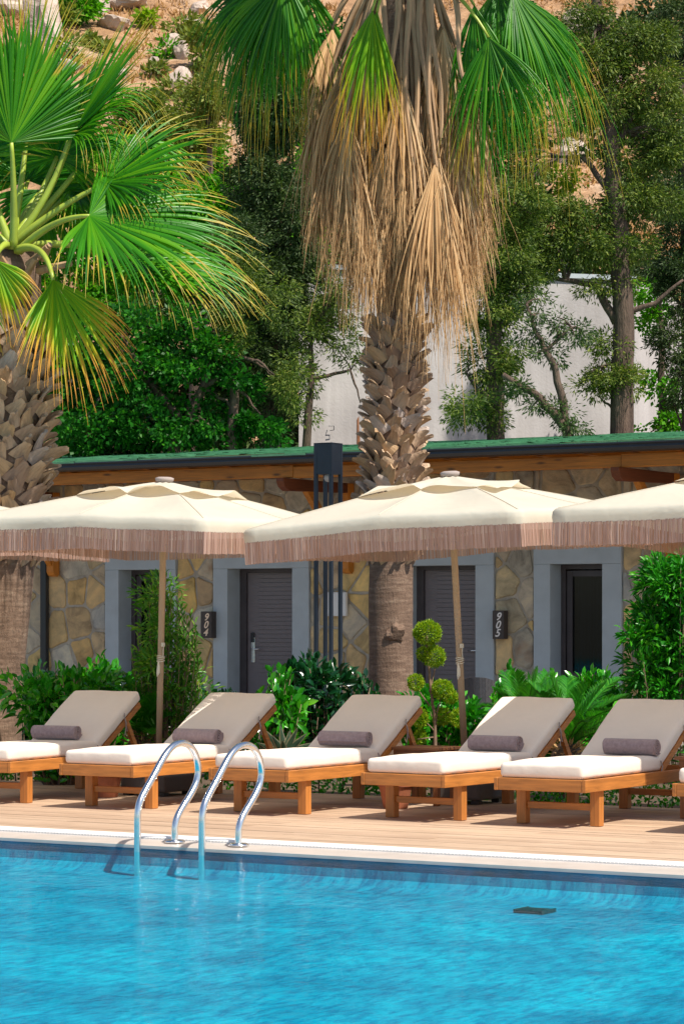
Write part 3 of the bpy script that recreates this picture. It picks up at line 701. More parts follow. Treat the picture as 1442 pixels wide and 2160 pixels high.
for i, (u, v, ru, rv, mt, lb) in enumerate(ot):
    Z = 62 + (i % 3) * 3; p = at_d(u, v, Z); k = Z / FPX; rng = np.random.default_rng(80 + i)
    g = hill_h(Z * (u - 721) / FPX, Z)
    root = empty('olive_tree', (p.x, p.y, g), lb, 'tree', OT)
    pos, a_, Ls, ws, cs = clump_cloud([((p.x, p.y, p.z), (ru * k, ru * k, rv * k)), ((p.x, p.y, p.z - rv * k), (ru * k * .8, ru * k * .8, rv * k * .8))], rng, 0.32, 90, 0.13, 0.028, 0.1, 2.2)
    Vv, Ff = leaf_arrays(pos, a_, Ls, ws, rng); add_mesh('crown', np_mesh('crown', Vv, Ff, M[mt]), root)
    mb = MB(); limb_mb(mb, [Vector((p.x, p.y, g - .3)), Vector((p.x + .2, p.y, (g + p.z) / 2)), p], 0.16, 0.05); mb.build('trunk', M['bark'], root)
# boulders
def rock_mesh(seed, sx, sy, sz):
    import bmesh
    bm = bmesh.new(); bmesh.ops.create_icosphere(bm, subdivisions=3, radius=1)
    for v in bm.verts:
        c = v.co.copy(); n = noise.noise(c * 1.3 + Vector((seed * 7.1, 0, 0))) * .45 + noise.noise(c * 3.5 + Vector((0, seed * 3.3, 0))) * .14
        # flatten into facets
        f = 1 + n
        for q in range(5):
            d = Vector((math.sin(seed + q * 2.3), math.cos(seed * 1.7 + q * 1.9), math.sin(seed * .6 + q * 4.1))).normalized()
            pr = c.dot(d) * f
            if pr > .72: f *= .72 / pr
        v.co = Vector((c.x * f * sx, c.y * f * sy, c.z * f * sz))
    me = bpy.data.meshes.new('boulder'); bm.to_mesh(me); bm.free(); me.materials.append(M['rock']); return me
bl = [(95, 55, 34, 60, 'tallest pale boulder standing at the upper left of the hillside'), (30, 15, 34, 22, 'pale boulder at the top left corner of the hillside'),
      (240, 50, 28, 15, 'flat pale boulder near the middle of the slope'), (205, 14, 18, 24, 'upright grey boulder right of the large green bush'),
      (262, 6, 40, 12, 'long low boulder on the top edge of the hillside'), (132, 104, 13, 10, 'small squared stone under the tallest boulder'),
      (365, 88, 18, 14, 'grey boulder beside the small green bush'), (384, 108, 15, 22, 'split grey boulder below the sage bush'),
      (378, 170, 20, 17, 'round boulder low on the slope near the hanging frond'), (326, 130, 9, 9, 'pointed little rock lower on the slope'),
      (405, 50, 14, 9, 'small flat rock high beside the hanging frond'), (420, 18, 18, 10, 'grey rock at the top of the slope near the frond'),
      (140, 145, 24, 10, 'flat slab of rock behind the top of the left palm'), (250, 160, 16, 7, 'small sunken rock at the middle of the slope'),
      (1215, 70, 40, 30, 'pale rocky outcrop seen through the top of the right junipers'), (1205, 330, 24, 26, 'pale boulder glimpsed through the gap under the right fronds'),
      (1300, 170, 20, 14, 'small boulder glimpsed through the right juniper crown'), (60, 140, 22, 16, 'boulder half hidden by the upright palm fan')]
for i, (u, v, ru, rv, lb) in enumerate(bl):
    p, Z = hill_hit(u, v + rv * .6); k = Z / FPX
    o = add_mesh('boulder', rock_mesh(i + 1.0, ru * k * 1.45, ru * k * 1.2, rv * k * 1.75)); o.location = p + UP * rv * k * .35; o.rotation_euler = (0, 0, i * 1.3)
    tag(o, lb, 'boulder', 'boulders on the hillside')
# dry grass and small stones over the slope
rng = np.random.default_rng(5); pts = []
for _ in range(15000):
    X = rng.uniform(-16, 14); Z = rng.uniform(72, 125)
    if X < -13.2 * Z / 100 or X > 13.2 * Z / 100: continue
    if noise.noise(Vector((X * .35, Z * .35, 9))) < -0.05: continue
    p = CR * X + CF * Z + UP * hill_h(X, Z); pts.append(p)
pp = np.array([tuple(p) for p in pts]); rep = np.repeat(pp, 5, axis=0) + rng.normal(size=(len(pp) * 5, 3)) * np.array([.12, .12, .02])
a_ = unit(rng.normal(size=rep.shape) * .6 + np.array([0, 0, 1.0]))
Vv, Ff = leaf_arrays(rep, a_, rng.uniform(.12, .38, len(rep)), rng.uniform(.02, .05, len(rep)), rng)
add_mesh('dry_grass', np_mesh('dry_grass', Vv, Ff, M['drygrass']), kind='stuff')
tag(bpy.data.objects['dry_grass'], 'tufts of orange dry grass over the hillside', 'grass')

# ------------------------------------------------------------------ stone bungalow
WY = 29.30; EY = 27.60
def wx(u, y=WY - 0.04): return at_y(u, 1303, y).x
bung = empty('stone_bungalow', (-18.0, 31.5, -0.06), 'long low stone bungalow with green shingle roof and orange timber eaves', 'building')
ZB, ZT = -0.06, 3.20
XL, XR = -27.0, -9.0
OP = [  # outer x0, inner x0, inner x1, outer x1, kind, bottom z, top z
    (-21.80, -21.57, -20.86, -20.62, 'window', 0.55, 2.00),
    (-20.01, -19.78, -18.76, -18.50, 'door', ZB, 2.00),
    (-17.28, -17.05, -16.03, -15.77, 'door', ZB, 2.01),
    (-15.21, -14.98, -14.27, -14.01, 'window', 0.52, 2.01),
    (-12.30, -12.06, -11.04, -10.80, 'door', ZB, 2.01)]
LT = 0.26  # lintel thickness
TH = 0.42
mb = MB(); x = XL
for (a0, a1, b1, b0, kd, zb, zt) in OP:
    mb.box((x, WY, ZB), (a0, WY + TH, ZT))
    mb.box((a0, WY, zt + LT), (b0, WY + TH, ZT))
    if kd == 'window': mb.box((a0, WY, ZB), (b0, WY + TH, zb - 0.08))
    x = b0
mb.box((x, WY, ZB), (XR, WY + TH, ZT))
mb.box((XL, WY + TH, ZB), (XL + .3, 35, ZT)); mb.box((XR - .3, WY + TH, ZB), (XR, 35, ZT)); mb.box((XL, 35, ZB), (XR, 35.3, ZT))
mb.box((XL + .3, WY + 1.6, ZB), (XR - .3, WY + 1.7, ZT))
wall = mb.build('wall', M['mortar'], bung)
# flagstones: a voronoi layout clipped to the wall fields
def clip(poly, px, pz, nx_, nz_):
    out = []
    for i in range(len(poly)):
        a, b = poly[i], poly[(i + 1) % len(poly)]
        da = (a[0] - px) * nx_ + (a[1] - pz) * nz_; db = (b[0] - px) * nx_ + (b[1] - pz) * nz_
        if da <= 0: out.append(a)
        if (da < 0 < db) or (db < 0 < da):
            t = da / (da - db); out.append((a[0] + (b[0] - a[0]) * t, a[1] + (b[1] - a[1]) * t))
    return out
def inset(poly, d):
    n = len(poly); A = sum(poly[i][0] * poly[(i + 1) % n][1] - poly[(i + 1) % n][0] * poly[i][1] for i in range(n))
    if A < 0: poly = poly[::-1]
    q = list(poly)
    for i in range(n):
        a, b = poly[i], poly[(i + 1) % n]; ex, ez = b[0] - a[0], b[1] - a[1]; l = math.hypot(ex, ez)
        if l < 1e-6: continue
        nx_, nz_ = ez / l, -ex / l
        q = clip(q, a[0] - nx_ * d, a[1] - nz_ * d, nx_, nz_)
        if len(q) < 3: return []
    return q
rnd = random.Random(12)
SX0, SX1 = -24.8, -12.4
seeds = []
tries = 0
while len(seeds) < 300 and tries < 9000:
    tries += 1
    p = (rnd.uniform(SX0, SX1), rnd.uniform(-0.1, 3.25)); mind = rnd.uniform(0.27, 0.40)
    if all((p[0] - q[0]) ** 2 + ((p[1] - q[1]) * 1.0) ** 2 > mind ** 2 for q in seeds): seeds.append(p)
fields = []
x = SX0
for (a0, a1, b1, b0, kd, zb, zt) in OP:
    if a0 < x: continue
    if a0 > SX1: break
    fields.append((x, a0, ZB, ZT)); fields.append((a0, b0, zt + LT, ZT))
    if kd == 'window': fields.append((a0, b0, ZB, zb - .08))
    x = b0
fields.append((x, SX1, ZB, ZT))
stones = []
for i, s in enumerate(seeds):
    poly = [(s[0] - .9, s[1] - .9), (s[0] + .9, s[1] - .9), (s[0] + .9, s[1] + .9), (s[0] - .9, s[1] + .9)]
    for j, t in enumerate(seeds):
        if i == j or abs(t[0] - s[0]) > 1.8 or abs(t[1] - s[1]) > 1.8: continue
        mx_, mz = (s[0] + t[0]) / 2, (s[1] + t[1]) / 2
        poly = clip(poly, mx_, mz, t[0] - s[0], t[1] - s[1])
        if len(poly) < 3: break
    for (fx0, fx1, fz0, fz1) in fields:
        q = clip(clip(clip(clip(poly, fx0, 0, -1, 0), fx1, 0, 1, 0), 0, fz0, 0, -1), 0, fz1, 0, 1)
        if len(q) < 3: continue
        q = inset(q, 0.013)
        if len(q) < 3: continue
        A = abs(sum(q[k][0] * q[(k + 1) % len(q)][1] - q[(k + 1) % len(q)][0] * q[k][1] for k in range(len(q)))) / 2
        if A > 0.006: stones.append((A, q))
stones.sort(key=lambda t: -t[0]); small = MB()
for i, (A, q) in enumerate(stones):
    # soften the corners a little and roughen the outline
    n = len(q); pts = []
    for k in range(n):
        a, b = q[k], q[(k + 1) % n]
        L = math.hypot(b[0] - a[0], b[1] - a[1])
        cut = min(.3, .03 / max(L, .03))
        pts.append((a[0] + (b[0] - a[0]) * cut, a[1] + (b[1] - a[1]) * cut)); 
        if L > .16:
            m_ = (a[0] + (b[0] - a[0]) * .5, a[1] + (b[1] - a[1]) * .5); nn_ = (-(b[1] - a[1]) / L, (b[0] - a[0]) / L)
            j_ = rnd.uniform(0, .014); pts.append((m_[0] + nn_[0] * j_, m_[1] + nn_[1] * j_))
        pts.append((b[0] - (b[0] - a[0]) * cut, b[1] - (b[1] - a[1]) * cut))
    cx = sum(p[0] for p in pts) / len(pts); cz = sum(p[1] for p in pts) / len(pts)
    d = rnd.uniform(.012, .034); tx, tz = rnd.uniform(-.03, .03), rnd.uniform(-.03, .03)
    m_ = MB() if i < 290 else small; b0_ = len(m_.v); n = len(pts)
    for (px_, pz_) in pts: m_.v.append((px_, WY + .004, pz_))
    for (px_, pz_) in pts: m_.v.append((cx + (px_ - cx) * .965, WY - d * .75 + (px_ - cx) * tx + (pz_ - cz) * tz, cz + (pz_ - cz) * .965))
    for (px_, pz_) in pts: m_.v.append((cx + (px_ - cx) * .86, WY - d + (px_ - cx) * tx + (pz_ - cz) * tz, cz + (pz_ - cz) * .86))
    for k in range(n):
        kk = (k + 1) % n
        m_.f.append((b0_ + k, b0_ + kk, b0_ + n + kk, b0_ + n + k)); m_.f.append((b0_ + n + k, b0_ + n + kk, b0_ + 2 * n + kk, b0_ + 2 * n + k)); m_.mi += [0, 0]
    m_.f.append(tuple(b0_ + 2 * n + k for k in range(n))); m_.mi.append(0)
    if i < 290: m_.build('stone', M['stone'], wall)
if small.f: small.build('small_stones', M['stone'], wall, kind='stuff')

for (a0, a1, b1, b0, kd, zb, zt) in OP:
    yf = WY - 0.045; yr = WY + 0.26; z0 = zb - (0.08 if kd == 'window' else 0)
    mb = MB(); mb.box((a0, yf, z0), (a1, yr, zt)); mb.box((b1, yf, z0), (b0, yr, zt)); mb.box((a0, yf - .003, zt + .001), (b0, yr, zt + LT))
    if kd == 'window': mb.box((a1, yf, zb - .08), (b1, yr, zb))
    mb.build(kd + '_surround', M['trim'], bung, bevel=0.006)
    fy = yr - 0.005
    if kd == 'door':
        mb = MB(); fw = 0.10
        mb.box((a1, fy, zb), (a1 + fw, fy + .10, zt)); mb.box((b1 - fw * .35, fy, zb), (b1, fy + .10, zt)); mb.box((a1 + fw, fy, zt - .05), (b1 - fw * .35, fy + .10, zt))
        fr_ = mb.build('door_frame', M['doorframe'], bung)
        dx0, dx1 = a1 + fw + .003, b1 - fw * .35 - .003; dy = fy + .04
        mb = MB(); mb.box((dx0, dy, zb + .01), (dx1, dy + .045, zt - .053)); dr = mb.build('door', M['door'], bung)
        n = 34; zz0, zz1 = zb + .05, zt - .07; hh = (zz1 - zz0) / n; me = None
        for k in range(n):
            if me is None:
                s_ = MB(); w_ = dx1 - (dx0 + .17); s_.box((-w_ / 2 + .01, -0.012, .004), (w_ / 2 - .01, -.0004, hh - .004)); me = s_.mesh('slat', M['door'])
            o = add_mesh('slat', me, dr); o.location = ((dx0 + .17 + dx1) / 2, dy, zz0 + k * hh)
        hz = 0.93; hx = dx0 + .09 if a0 < -18 else dx1 - .09; sg = 1
        mb = MB(); mb.box((hx - .03, dy - .016, hz - .18), (hx + .03, dy - .0005, hz + .16)); mb.build('lock_plate', M['steel'] if a0 < -18 else M['doorframe'], dr, bevel=.004)
        mb = MB(); mb.tube([(hx, dy - .0165, hz), (hx, dy - .06, hz), (hx + (.01 if a0 < -18 else -.01), dy - .062, hz), (hx + (.13 if a0 < -18 else -.13), dy - .062, hz)], .010, 8); mb.build('handle', M['steel'], dr, smooth=True)
        if a0 < -18:
            mb = MB(); mb.box((hx - .025, dy - .035, hz + .09), (hx + .025, dy - .0165, hz + .22)); mb.build('card_reader', M['gutter'], dr, bevel=.006)
    else:
        mb = MB(); fw = .06
        for (p_, q_) in (((a1, fy, zb), (a1 + fw, fy + .07, zt)), ((b1 - fw, fy, zb), (b1, fy + .07, zt)), ((a1 + fw, fy, zt - fw), (b1 - fw, fy + .07, zt)), ((a1 + fw, fy, zb), (b1 - fw, fy + .07, zb + fw))): mb.box(p_, q_)
        wi = mb.build('window', M['doorframe'], bung, bevel=.004)
        mb = MB(); i0, i1 = a1 + fw + .012, b1 - fw - .012; fw2 = .075; y2 = fy + .02
        for (p_, q_) in (((i0, y2, zb + .075), (i0 + fw2, y2 + .05, zt - .075)), ((i1 - fw2, y2, zb + .075), (i1, y2 + .05, zt - .075)), ((i0 + fw2, y2, zt - .075 - fw2), (i1 - fw2, y2 + .05, zt - .075)), ((i0 + fw2, y2, zb + .075), (i1 - fw2, y2 + .05, zb + .075 + fw2))): mb.box(p_, q_)
        mb.build('sash', M['doorframe'], wi, bevel=.004)
        mb = MB(); mb.box((i0 + fw2, y2 + .02, zb + .15), (i1 - fw2, y2 + .026, zt - .15))
        mg, nt, bb, oo = new_mat('window_glass'); gl = nt.nodes.new('ShaderNodeBsdfGlossy'); gl.inputs[1].default_value = .03
        trn = nt.nodes.new('ShaderNodeBsdfTransparent'); trn.inputs[0].default_value = (.30, .36, .40, 1); msx = nt.nodes.new('ShaderNodeMixShader'); msx.inputs[0].default_value = .03
        nt.links.new(trn.outputs[0], msx.inputs[1]); nt.links.new(gl.outputs[0], msx.inputs[2]); nt.links.new(msx.outputs[0], oo.inputs[0])
        mb.build('pane', mg, wi)
        mb = MB(); nn_ = 60; pv = []
        for k in range(nn_ + 1):
            xx = a1 + .15 + (b1 - a1 - .2) * k / nn_; pv.append((xx, y2 + .16 + .03 * math.sin(k * .9) + .01 * math.sin(k * 2.3)))
        for k in range(nn_): mb.quad((pv[k][0], pv[k][1], zb), (pv[k + 1][0], pv[k + 1][1], zb), (pv[k + 1][0], pv[k + 1][1], zt), (pv[k][0], pv[k][1], zt))
        mb.build('curtain', M['curtain'], wi, smooth=True)
        mb = MB(); mb.box((a0 - .03, WY - .12, zb - .13), (b0 + .03, WY - .048, zb - .075)); mb.build('window_sill', M['trim'], bung, bevel=.005)

# eaves: beams, rafters, soffit, brackets
def bx(u): return at_y(u, 1000, EY + .15).x
bs = [(-27.0, bx(620)), (bx(620) + .004, bx(1311)), (bx(1311) + .004, -9.0)]
for i, (x0, x1) in enumerate(bs):
    o_ = (0, 0.006, 0.0)[i]; z1 = (3.245, 3.225, 3.24)[i]; z0 = (3.095, 3.085, 3.085)[i]
    mb = MB(); mb.box((x0, EY + .12 + o_, z0), (x1, EY + .24 + o_, z1)); mb.build('eave_beam', M['pine_x'], bung, bevel=.006)
mb = MB(); mb.box((XL - .2, EY + .05, 3.35), (XR + .2, 35.6, 3.39)); mb.build('soffit', M['darkbeam'], bung)
x = XL + .2; me = None
while x < XR:
    if me is None:
        s_ = MB(); s_.box((-.035, EY + .08, 3.25), (.035, WY + .2, 3.349)); me = s_.mesh('rafter', M['pine_y'])
    o = add_mesh('rafter', me, bung); o.location = (x, 0, 0); x += .62
mb = MB(); mb.box((XL, WY, 3.2005), (XR, WY + .3, 3.348)); mb.build('wall_plate', M['pine_x'], bung)
bxs = [wx(114, WY - .1), wx(734, WY - .1), wx(1420, WY - .1), wx(1420, WY - .1) + 3.6]
for xb in bxs:
    mb = MB(); hw = .055; zt = 3.08
    mb.prism([(xb - hw, EY - .02, 3.04), (xb - hw, EY + .02, 2.97), (xb - hw, EY + .12, 2.925), (xb - hw, WY - .2, 2.955), (xb - hw, WY - .2, zt), (xb - hw, EY - .02, zt)], (1, 0, 0), hw * 2)
    br = mb.build('eave_bracket', M['darkbeam'], bung, bevel=.006)
    mb = MB(); mb.prism([(xb - .06, WY - .20 + .004, 1.98), (xb - .06, WY - .16, 1.93), (xb - .06, WY - .09, 1.915), (xb - .06, WY - .05, 1.95), (xb - .06, WY - .046, 3.08), (xb - .06, WY - .196, 3.08)], (1, 0, 0), .12)
    mb.build('bracket_post', M['pine_z'], br, bevel=.008)
    mb = MB(); w2 = .04; mb.prism([(xb - w2, EY + .55, 2.94), (xb - w2, EY + .70, 2.945), (xb - w2, WY - .2, 2.22), (xb - w2, WY - .2, 2.06)], (1, 0, 0), w2 * 2)
    mb.build('bracket_brace', M['pine_y'], br, bevel=.005)
# gutter and downpipe
mb = MB()
prof = [(EY - .10, 3.36), (EY - .105, 3.345), (EY - .095, 3.325), (EY - .10, 3.30), (EY - .075, 3.265), (EY - .02, 3.252), (EY + .04, 3.252), (EY + .04, 3.35)]
for k in range(len(prof) - 1):
    (ya, za), (yb, zb_) = prof[k], prof[k + 1]
    mb.quad((XL - .2, ya, za), (XR + .2, ya, za), (XR + .2, yb, zb_), (XL - .2, yb, zb_))
for k in range(len(prof) - 1):
    (ya, za), (yb, zb_) = prof[k], prof[k + 1]
    mb.quad((XL - .2, ya + .006, za + .004), (XL - .2, yb + .006, zb_ + .004), (XR + .2, yb + .006, zb_ + .004), (XR + .2, ya + .006, za + .004))
mb.build('gutter', M['gutter'], bung)
mb = MB(); xd = wx(92, WY - .1); mb.box((xd - .05, WY - .12, .0), (xd + .05, WY - .04, 3.0)); mb.box((xd - .05, EY + .02, 3.10), (xd + .05, WY - .04, 3.18)); mb.build('downpipe', M['gutter'], bung, bevel=.01)
# roof: lapped shingle courses
roof_slope = .086
mb = MB(); mb.box((XL - .3, 35.58, 3.0), (XR + .3, 35.62, 3.9)); roof = mb.build('roof', M['gutter'], bung)
mb = MB(); rnd = random.Random(4)
yy = EY - .09; k = 0
while yy < 35.5:
    x = XL - .35 - rnd.random() * .5
    while x < XR + .3:
        L = rnd.uniform(.28, .42) * (1 if k else 2.5)
        wv = .016 * noise.noise(Vector((x * .55, k * .15, 0))) + .008 * noise.noise(Vector((x * 2.1, k * .7, 4)))
        z0 = 3.385 + (yy - EY) * roof_slope + wv; z1 = z0 + .24 * roof_slope - .006; th = rnd.uniform(.008, .016); j = rnd.uniform(-.015, .015)
        mb.v += [(x, yy + j, z0), (x + L - .006, yy + j, z0 + rnd.uniform(-.003, .003)), (x + L - .006, yy + .24, z1), (x, yy + .24, z1), (x, yy + j, z0 - th - (.02 if k == 0 else 0)), (x + L - .006, yy + j, z0 - th - (.02 if k == 0 else 0))]
        n = len(mb.v) - 6; mb.f += [(n, n + 1, n + 2, n + 3), (n + 4, n + 5, n + 1, n)]; mb.mi += [0, 0]; x += L
    yy += .15; k += 1
mb.build('shingles', M['shingle'], roof, kind='stuff')
mb = MB(); mb.quad((XL - .3, EY - .06, 3.392 - .02), (XR + .3, EY - .06, 3.392 - .02), (XR + .3, 35.6, 3.372 + 8 * roof_slope - .02), (XL - .3, 35.6, 3.372 + 8 * roof_slope - .02)); mb.build('roof_deck', M['shingle'], roof)
# light switch box on the pier behind the lamp
mb = MB(); xm = wx(705, WY - .1); mb.box((xm - .17, WY - .10, 1.35 + 3 * 34.5 / 5600), (xm + .17, WY - .04, 1.68)); mb.build('meter_box', M['coping'], bung, bevel=.01)

# room number signs
def sign(x0, x1, zc, txt, lab, colr):
    h = .355; xc = (x0 + x1) / 2
    root = empty('room_number_sign', (xc, WY - .05, zc - h / 2), lab, 'sign', 'room number signs by the doors')
    mb = MB(); mb.box((x0, WY - .16, zc - h / 2), (x1, WY - .048, zc + h / 2)); mb.build('sign_board', M['sign'], root, bevel=.004)
    for k, ch in enumerate(txt):
        cu = bpy.data.curves.new('digit', 'FONT'); cu.body = ch; cu.size = .135; cu.shear = .32; cu.extrude = .002; cu.align_x = 'CENTER'; cu.offset = .0022
        cu.materials.append(colr)
        tmp = bpy.data.objects.new('tmp', cu); col.objects.link(tmp); bpy.context.view_layer.update()
        me = bpy.data.meshes.new_from_object(tmp.evaluated_get(bpy.context.evaluated_depsgraph_get())); bpy.data.objects.remove(tmp); me.name = 'digit'
        o = bpy.data.objects.new('digit', me); col.objects.link(o); adopt(o, root)
        o.location = (xc - (.006 * k), WY - .1625, zc + .058 - k * .102); o.rotation_euler = (R(90), 0, 0)
mw = plain('sign_figures_warm', (0.95, 0.72, 0.52), .5, var=.02)
sign(wx(423, WY - .16), wx(446, WY - .16), at_y(436, 1318, WY).z, '904', 'dark upright room sign with the numbers 904 left of its door', mw)
sign(wx(1038, WY - .16), wx(1062, WY - .16), at_y(1052, 1318, WY).z, '905', 'dark upright room sign with the numbers 905 right of its door', M['digits'])

# wicker chairs on the terrace
def chair(u, y, top_v, label):
    p = at_y(u, 1303, y); root = empty('wicker_chair', (p.x, p.y, -0.052), label, 'chair', 'wicker chairs on the terrace')
    H = at_y(u, top_v, y).z + .052
    mb = MB(); n = 15; m_ = 12; V = {}
    for i in range(n + 1):
        a = math.pi * (-.05 + 1.1 * i / n)
        for j in range(m_ + 1):
            t = j / m_; hgt = .40 + (H - .40) * t * (1 - .55 * abs(math.cos(a)) ** 3)
            r = .30 + .03 * t; V[i, j] = Vector((r * math.cos(a), -r * math.sin(a) * .8, hgt))
    for i in range(n):
        for j in range(m_): mb.quad(V[i, j], V[i + 1, j], V[i + 1, j + 1], V[i, j + 1])
    o = mb.build('backrest', M['wicker'], root, local=True)
    wf = o.modifiers.new('weave', 'SUBSURF'); wf.levels = wf.render_levels = 1; wf.subdivision_type = 'SIMPLE'
    w = o.modifiers.new('wire', 'WIREFRAME'); w.thickness = .012; w.use_replace = True
    mb = MB(); mb.box((-.27, -.22, .38), (.27, .26, .43)); mb.build('seat', M['wicker'], root, local=True, bevel=.02)
    for sx in (-.22, .22):
        for sy in (-.18, .22):
            mb = MB(); mb.tube([(sx, sy, 0), (sx, sy, .38)], .015, 8); mb.build('leg', M['gutter'], root, local=True)
chair(1028, 26.6, 1428, 'dark wicker armchair with rounded back by the door of room 905')
chair(1275, 26.9, 1432, 'second dark wicker armchair under the right window, mostly behind leaves')

# ------------------------------------------------------------------ garden lamp column
lp = at_d(692, 1303, 28.0); root = empty('garden_lamp', (lp.x, lp.y, -0.06), 'tall dark square lamp column of slim posts beside the palm', 'lamp')
hs = .112; zt = at_d(692, 936, 28).z; zbx = at_d(692, 1001, 28).z; zlow = at_d(692, 1497, 28).z
def lb_(name, lo, hi, m=M['lamp'], **k):
    mb = MB(); mb.box(lo, hi); return mb.build(name, m, root, local=True, bevel=.003, **k)
lb_('lamp_head', (-hs + .004, -hs + .004, zbx + .06), (hs - .004, hs - .004, zt + .056)); lb_('lamp_cap', (-hs, -hs, zt + .0565), (hs, hs, zt + .066))
lb_('base_box', (-hs + .004, -hs + .004, 0), (hs - .004, hs - .004, zlow + .06))
for sx in (-1, 1):
    for sy in (-1, 1):
        x_, y_ = sx * (hs - .019), sy * (hs - .019)
        lb_('post', (x_ - .0185, y_ - .0185, 0), (x_ + .0185, y_ + .0185, zt + .0563))
mb = MB(); mb.lathe([(.0, -.07), (.03, -.06), (.045, -.03), (.04, 0), (.02, .02)], 12, (0, 0, zbx + .05)); mb.build('bulb', M['digits'], root, local=True, smooth=True)

# ------------------------------------------------------------------ palms
def frond_arrays(hub, axis, normal, L, spread, nseg, droop, rng, w_k=1.0, fuse=.45, pw=2.2, ragged=.12, twist=.12, grav=Vector((0, 0, -1))):
    axis = axis.normalized(); S = axis.cross(normal).normalized(); N = S.cross(axis).normalized()
    V = []; F = []; T = []; K = 9
    for i in range(nseg):
        f = (i + .5) / nseg * 2 - 1; a = R(spread) * f + rng.normal() * .012
        l = L * (1 - .38 * abs(f) ** 1.6) * (1 + rng.normal() * ragged * .5)
        d0 = axis * math.cos(a) + S * math.sin(a) + N * (0.10 + rng.normal() * .03)
        d0.normalize(); p = Vector(hub); d = d0.copy(); step = l / K; jit = Vector(rng.normal(size=3)) * twist * .05; d = (d + jit).normalized()
        dr = droop * (1 + rng.normal() * .22); sway = Vector(rng.normal(size=3)) * twist
        wmax = L * fuse * math.tan(R(spread) / nseg) * 1.18 * w_k
        base = len(V)
        for k in range(K + 1):
            t = k / K
            if t < fuse: w = wmax * (t / fuse) * 1.0 + .003
            else:
                q_ = 1 - (t - fuse) / (1 - fuse); w = wmax * (.7 * q_ ** 2 + .3 * q_) + .0012
            sd = d.cross(N)
            if sd.length < .2: sd = d.cross(S)
            sd.normalize(); nn = sd.cross(d).normalized()
            V += [tuple(p - sd * w), tuple(p + nn * w * 1.25), tuple(p + sd * w)]; T += [t, t, t]
            g = dr * max(0.0, t - fuse * .6) ** 1.0 * (pw / K)
            d = (d + grav * g + sway * (.12 if t > fuse else 0)).normalized(); p = p + d * step
        for k in range(K):
            b = base + 3 * k; F += [(b, b + 1, b + 4, b + 3), (b + 1, b + 2, b + 5, b + 4)]
    return V, F, T
def frond(parent, hub, axis, normal, L, spread, nseg, droop, seed, mat='frond', pet=None, pr=.018, pmat='petiole', name='frond', **kw):
    rng = np.random.default_rng(seed)
    V, F, T = frond_arrays(Vector(hub), Vector(axis), Vector(normal), L, spread, nseg, droop, rng, **kw)
    o = add_mesh(name, np_mesh(name, np.array(V), np.array(F), M[mat], np.array(T)), parent)
    if pet:
        mb = MB(); n = 12; path = []; rad = []
        P = [Vector(q) for q in pet]
        for i in range(n + 1):
            t = i / n
            if len(P) == 2: p = P[0].lerp(P[1], t)
            else: p = P[0] * (1 - t) ** 2 + P[1] * 2 * t * (1 - t) + P[2] * t * t
            path.append(p); rad.append(pr * (1.9 - 1.1 * t))
        mb.tube(path, rad, 6); q = mb.build('petiole', M[pmat], o, smooth=True)
    return o
def boot_mesh(seed):
    rnd = random.Random(seed); mb = MB(); W, H = 4, 5; L = rnd.uniform(.17, .22); wd = rnd.uniform(.078, .098)
    curl = rnd.uniform(.5, 1.5); tw = rnd.uniform(-.3, .3)
    top = []; bot = []
    for j in range(H + 1):
        t = j / H; w = wd * (1.05 - .62 * t ** 1.2); z = L * t; y = -.015 - .045 * t - curl * .075 * t ** 2.5
        for i in range(W + 1):
            s_ = i / W * 2 - 1; c = (1 - s_ * s_) * .022
            e = rnd.uniform(-.012, .012) if j == H else 0
            top.append((s_ * w + tw * .04 * t, y - c, z + e)); bot.append((s_ * w * .93 + tw * .04 * t, y + .022 - c * .4, z + e - .006))
    nv = (W + 1) * (H + 1); mb.v = top + bot
    for j in range(H):
        for i in range(W):
            a = j * (W + 1) + i; mb.f.append((a, a + 1, a + W + 2, a + W + 1)); mb.f.append((nv + a + 1, nv + a, nv + a + W + 1, nv + a + W + 2)); mb.mi += [0, 0]
    for j in range(H):
        a = j * (W + 1); b = a + W + 1; mb.f.append((a, b, nv + b, nv + a)); a += W; b += W; mb.f.append((b, a, nv + a, nv + b)); mb.mi += [0, 0]
    for i in range(W):
        a = H * (W + 1) + i; mb.f.append((a, a + 1, nv + a + 1, nv + a)); mb.mi.append(0)
    return mb.mesh('leaf_base', M['boot'])
BOOTS = [boot_mesh(s) for s in range(7)]
def trunk_lathe(path, rads, n=28, seed=0):
    mb = MB(); base = 0; rows = []
    N_ = 46
    for i in range(N_ + 1):
        t = i / N_ * (len(path) - 1); k = min(int(t), len(path) - 2); f = t - k
        p = path[k].lerp(path[k + 1], f); r = rads[k] + (rads[k + 1] - rads[k]) * f
        for q in range(n):
            a = 2 * math.pi * q / n; rr = r * (1 + .05 * noise.noise(Vector((math.cos(a) * 1.5, math.sin(a) * 1.5, p.z * 1.5 + seed))) + .018 * noise.noise(Vector((math.cos(a) * 4, math.sin(a) * 4, p.z * 9 + seed))))
            mb.v.append((p.x + math.cos(a) * rr, p.y + math.sin(a) * rr, p.z))
    for i in range(N_):
        for q in range(n):
            a = i * n + q; b = i * n + (q + 1) % n; mb.f.append((a, b, b + n, a + n)); mb.mi.append(0)
    return mb
def path_at(path, rads, z):
    for k in range(len(path) - 1):
        if path[k].z <= z <= path[k + 1].z:
            f = (z - path[k].z) / (path[k + 1].z - path[k].z); return path[k].lerp(path[k + 1], f), rads[k] + (rads[k + 1] - rads[k]) * f
    return path[-1], rads[-1]
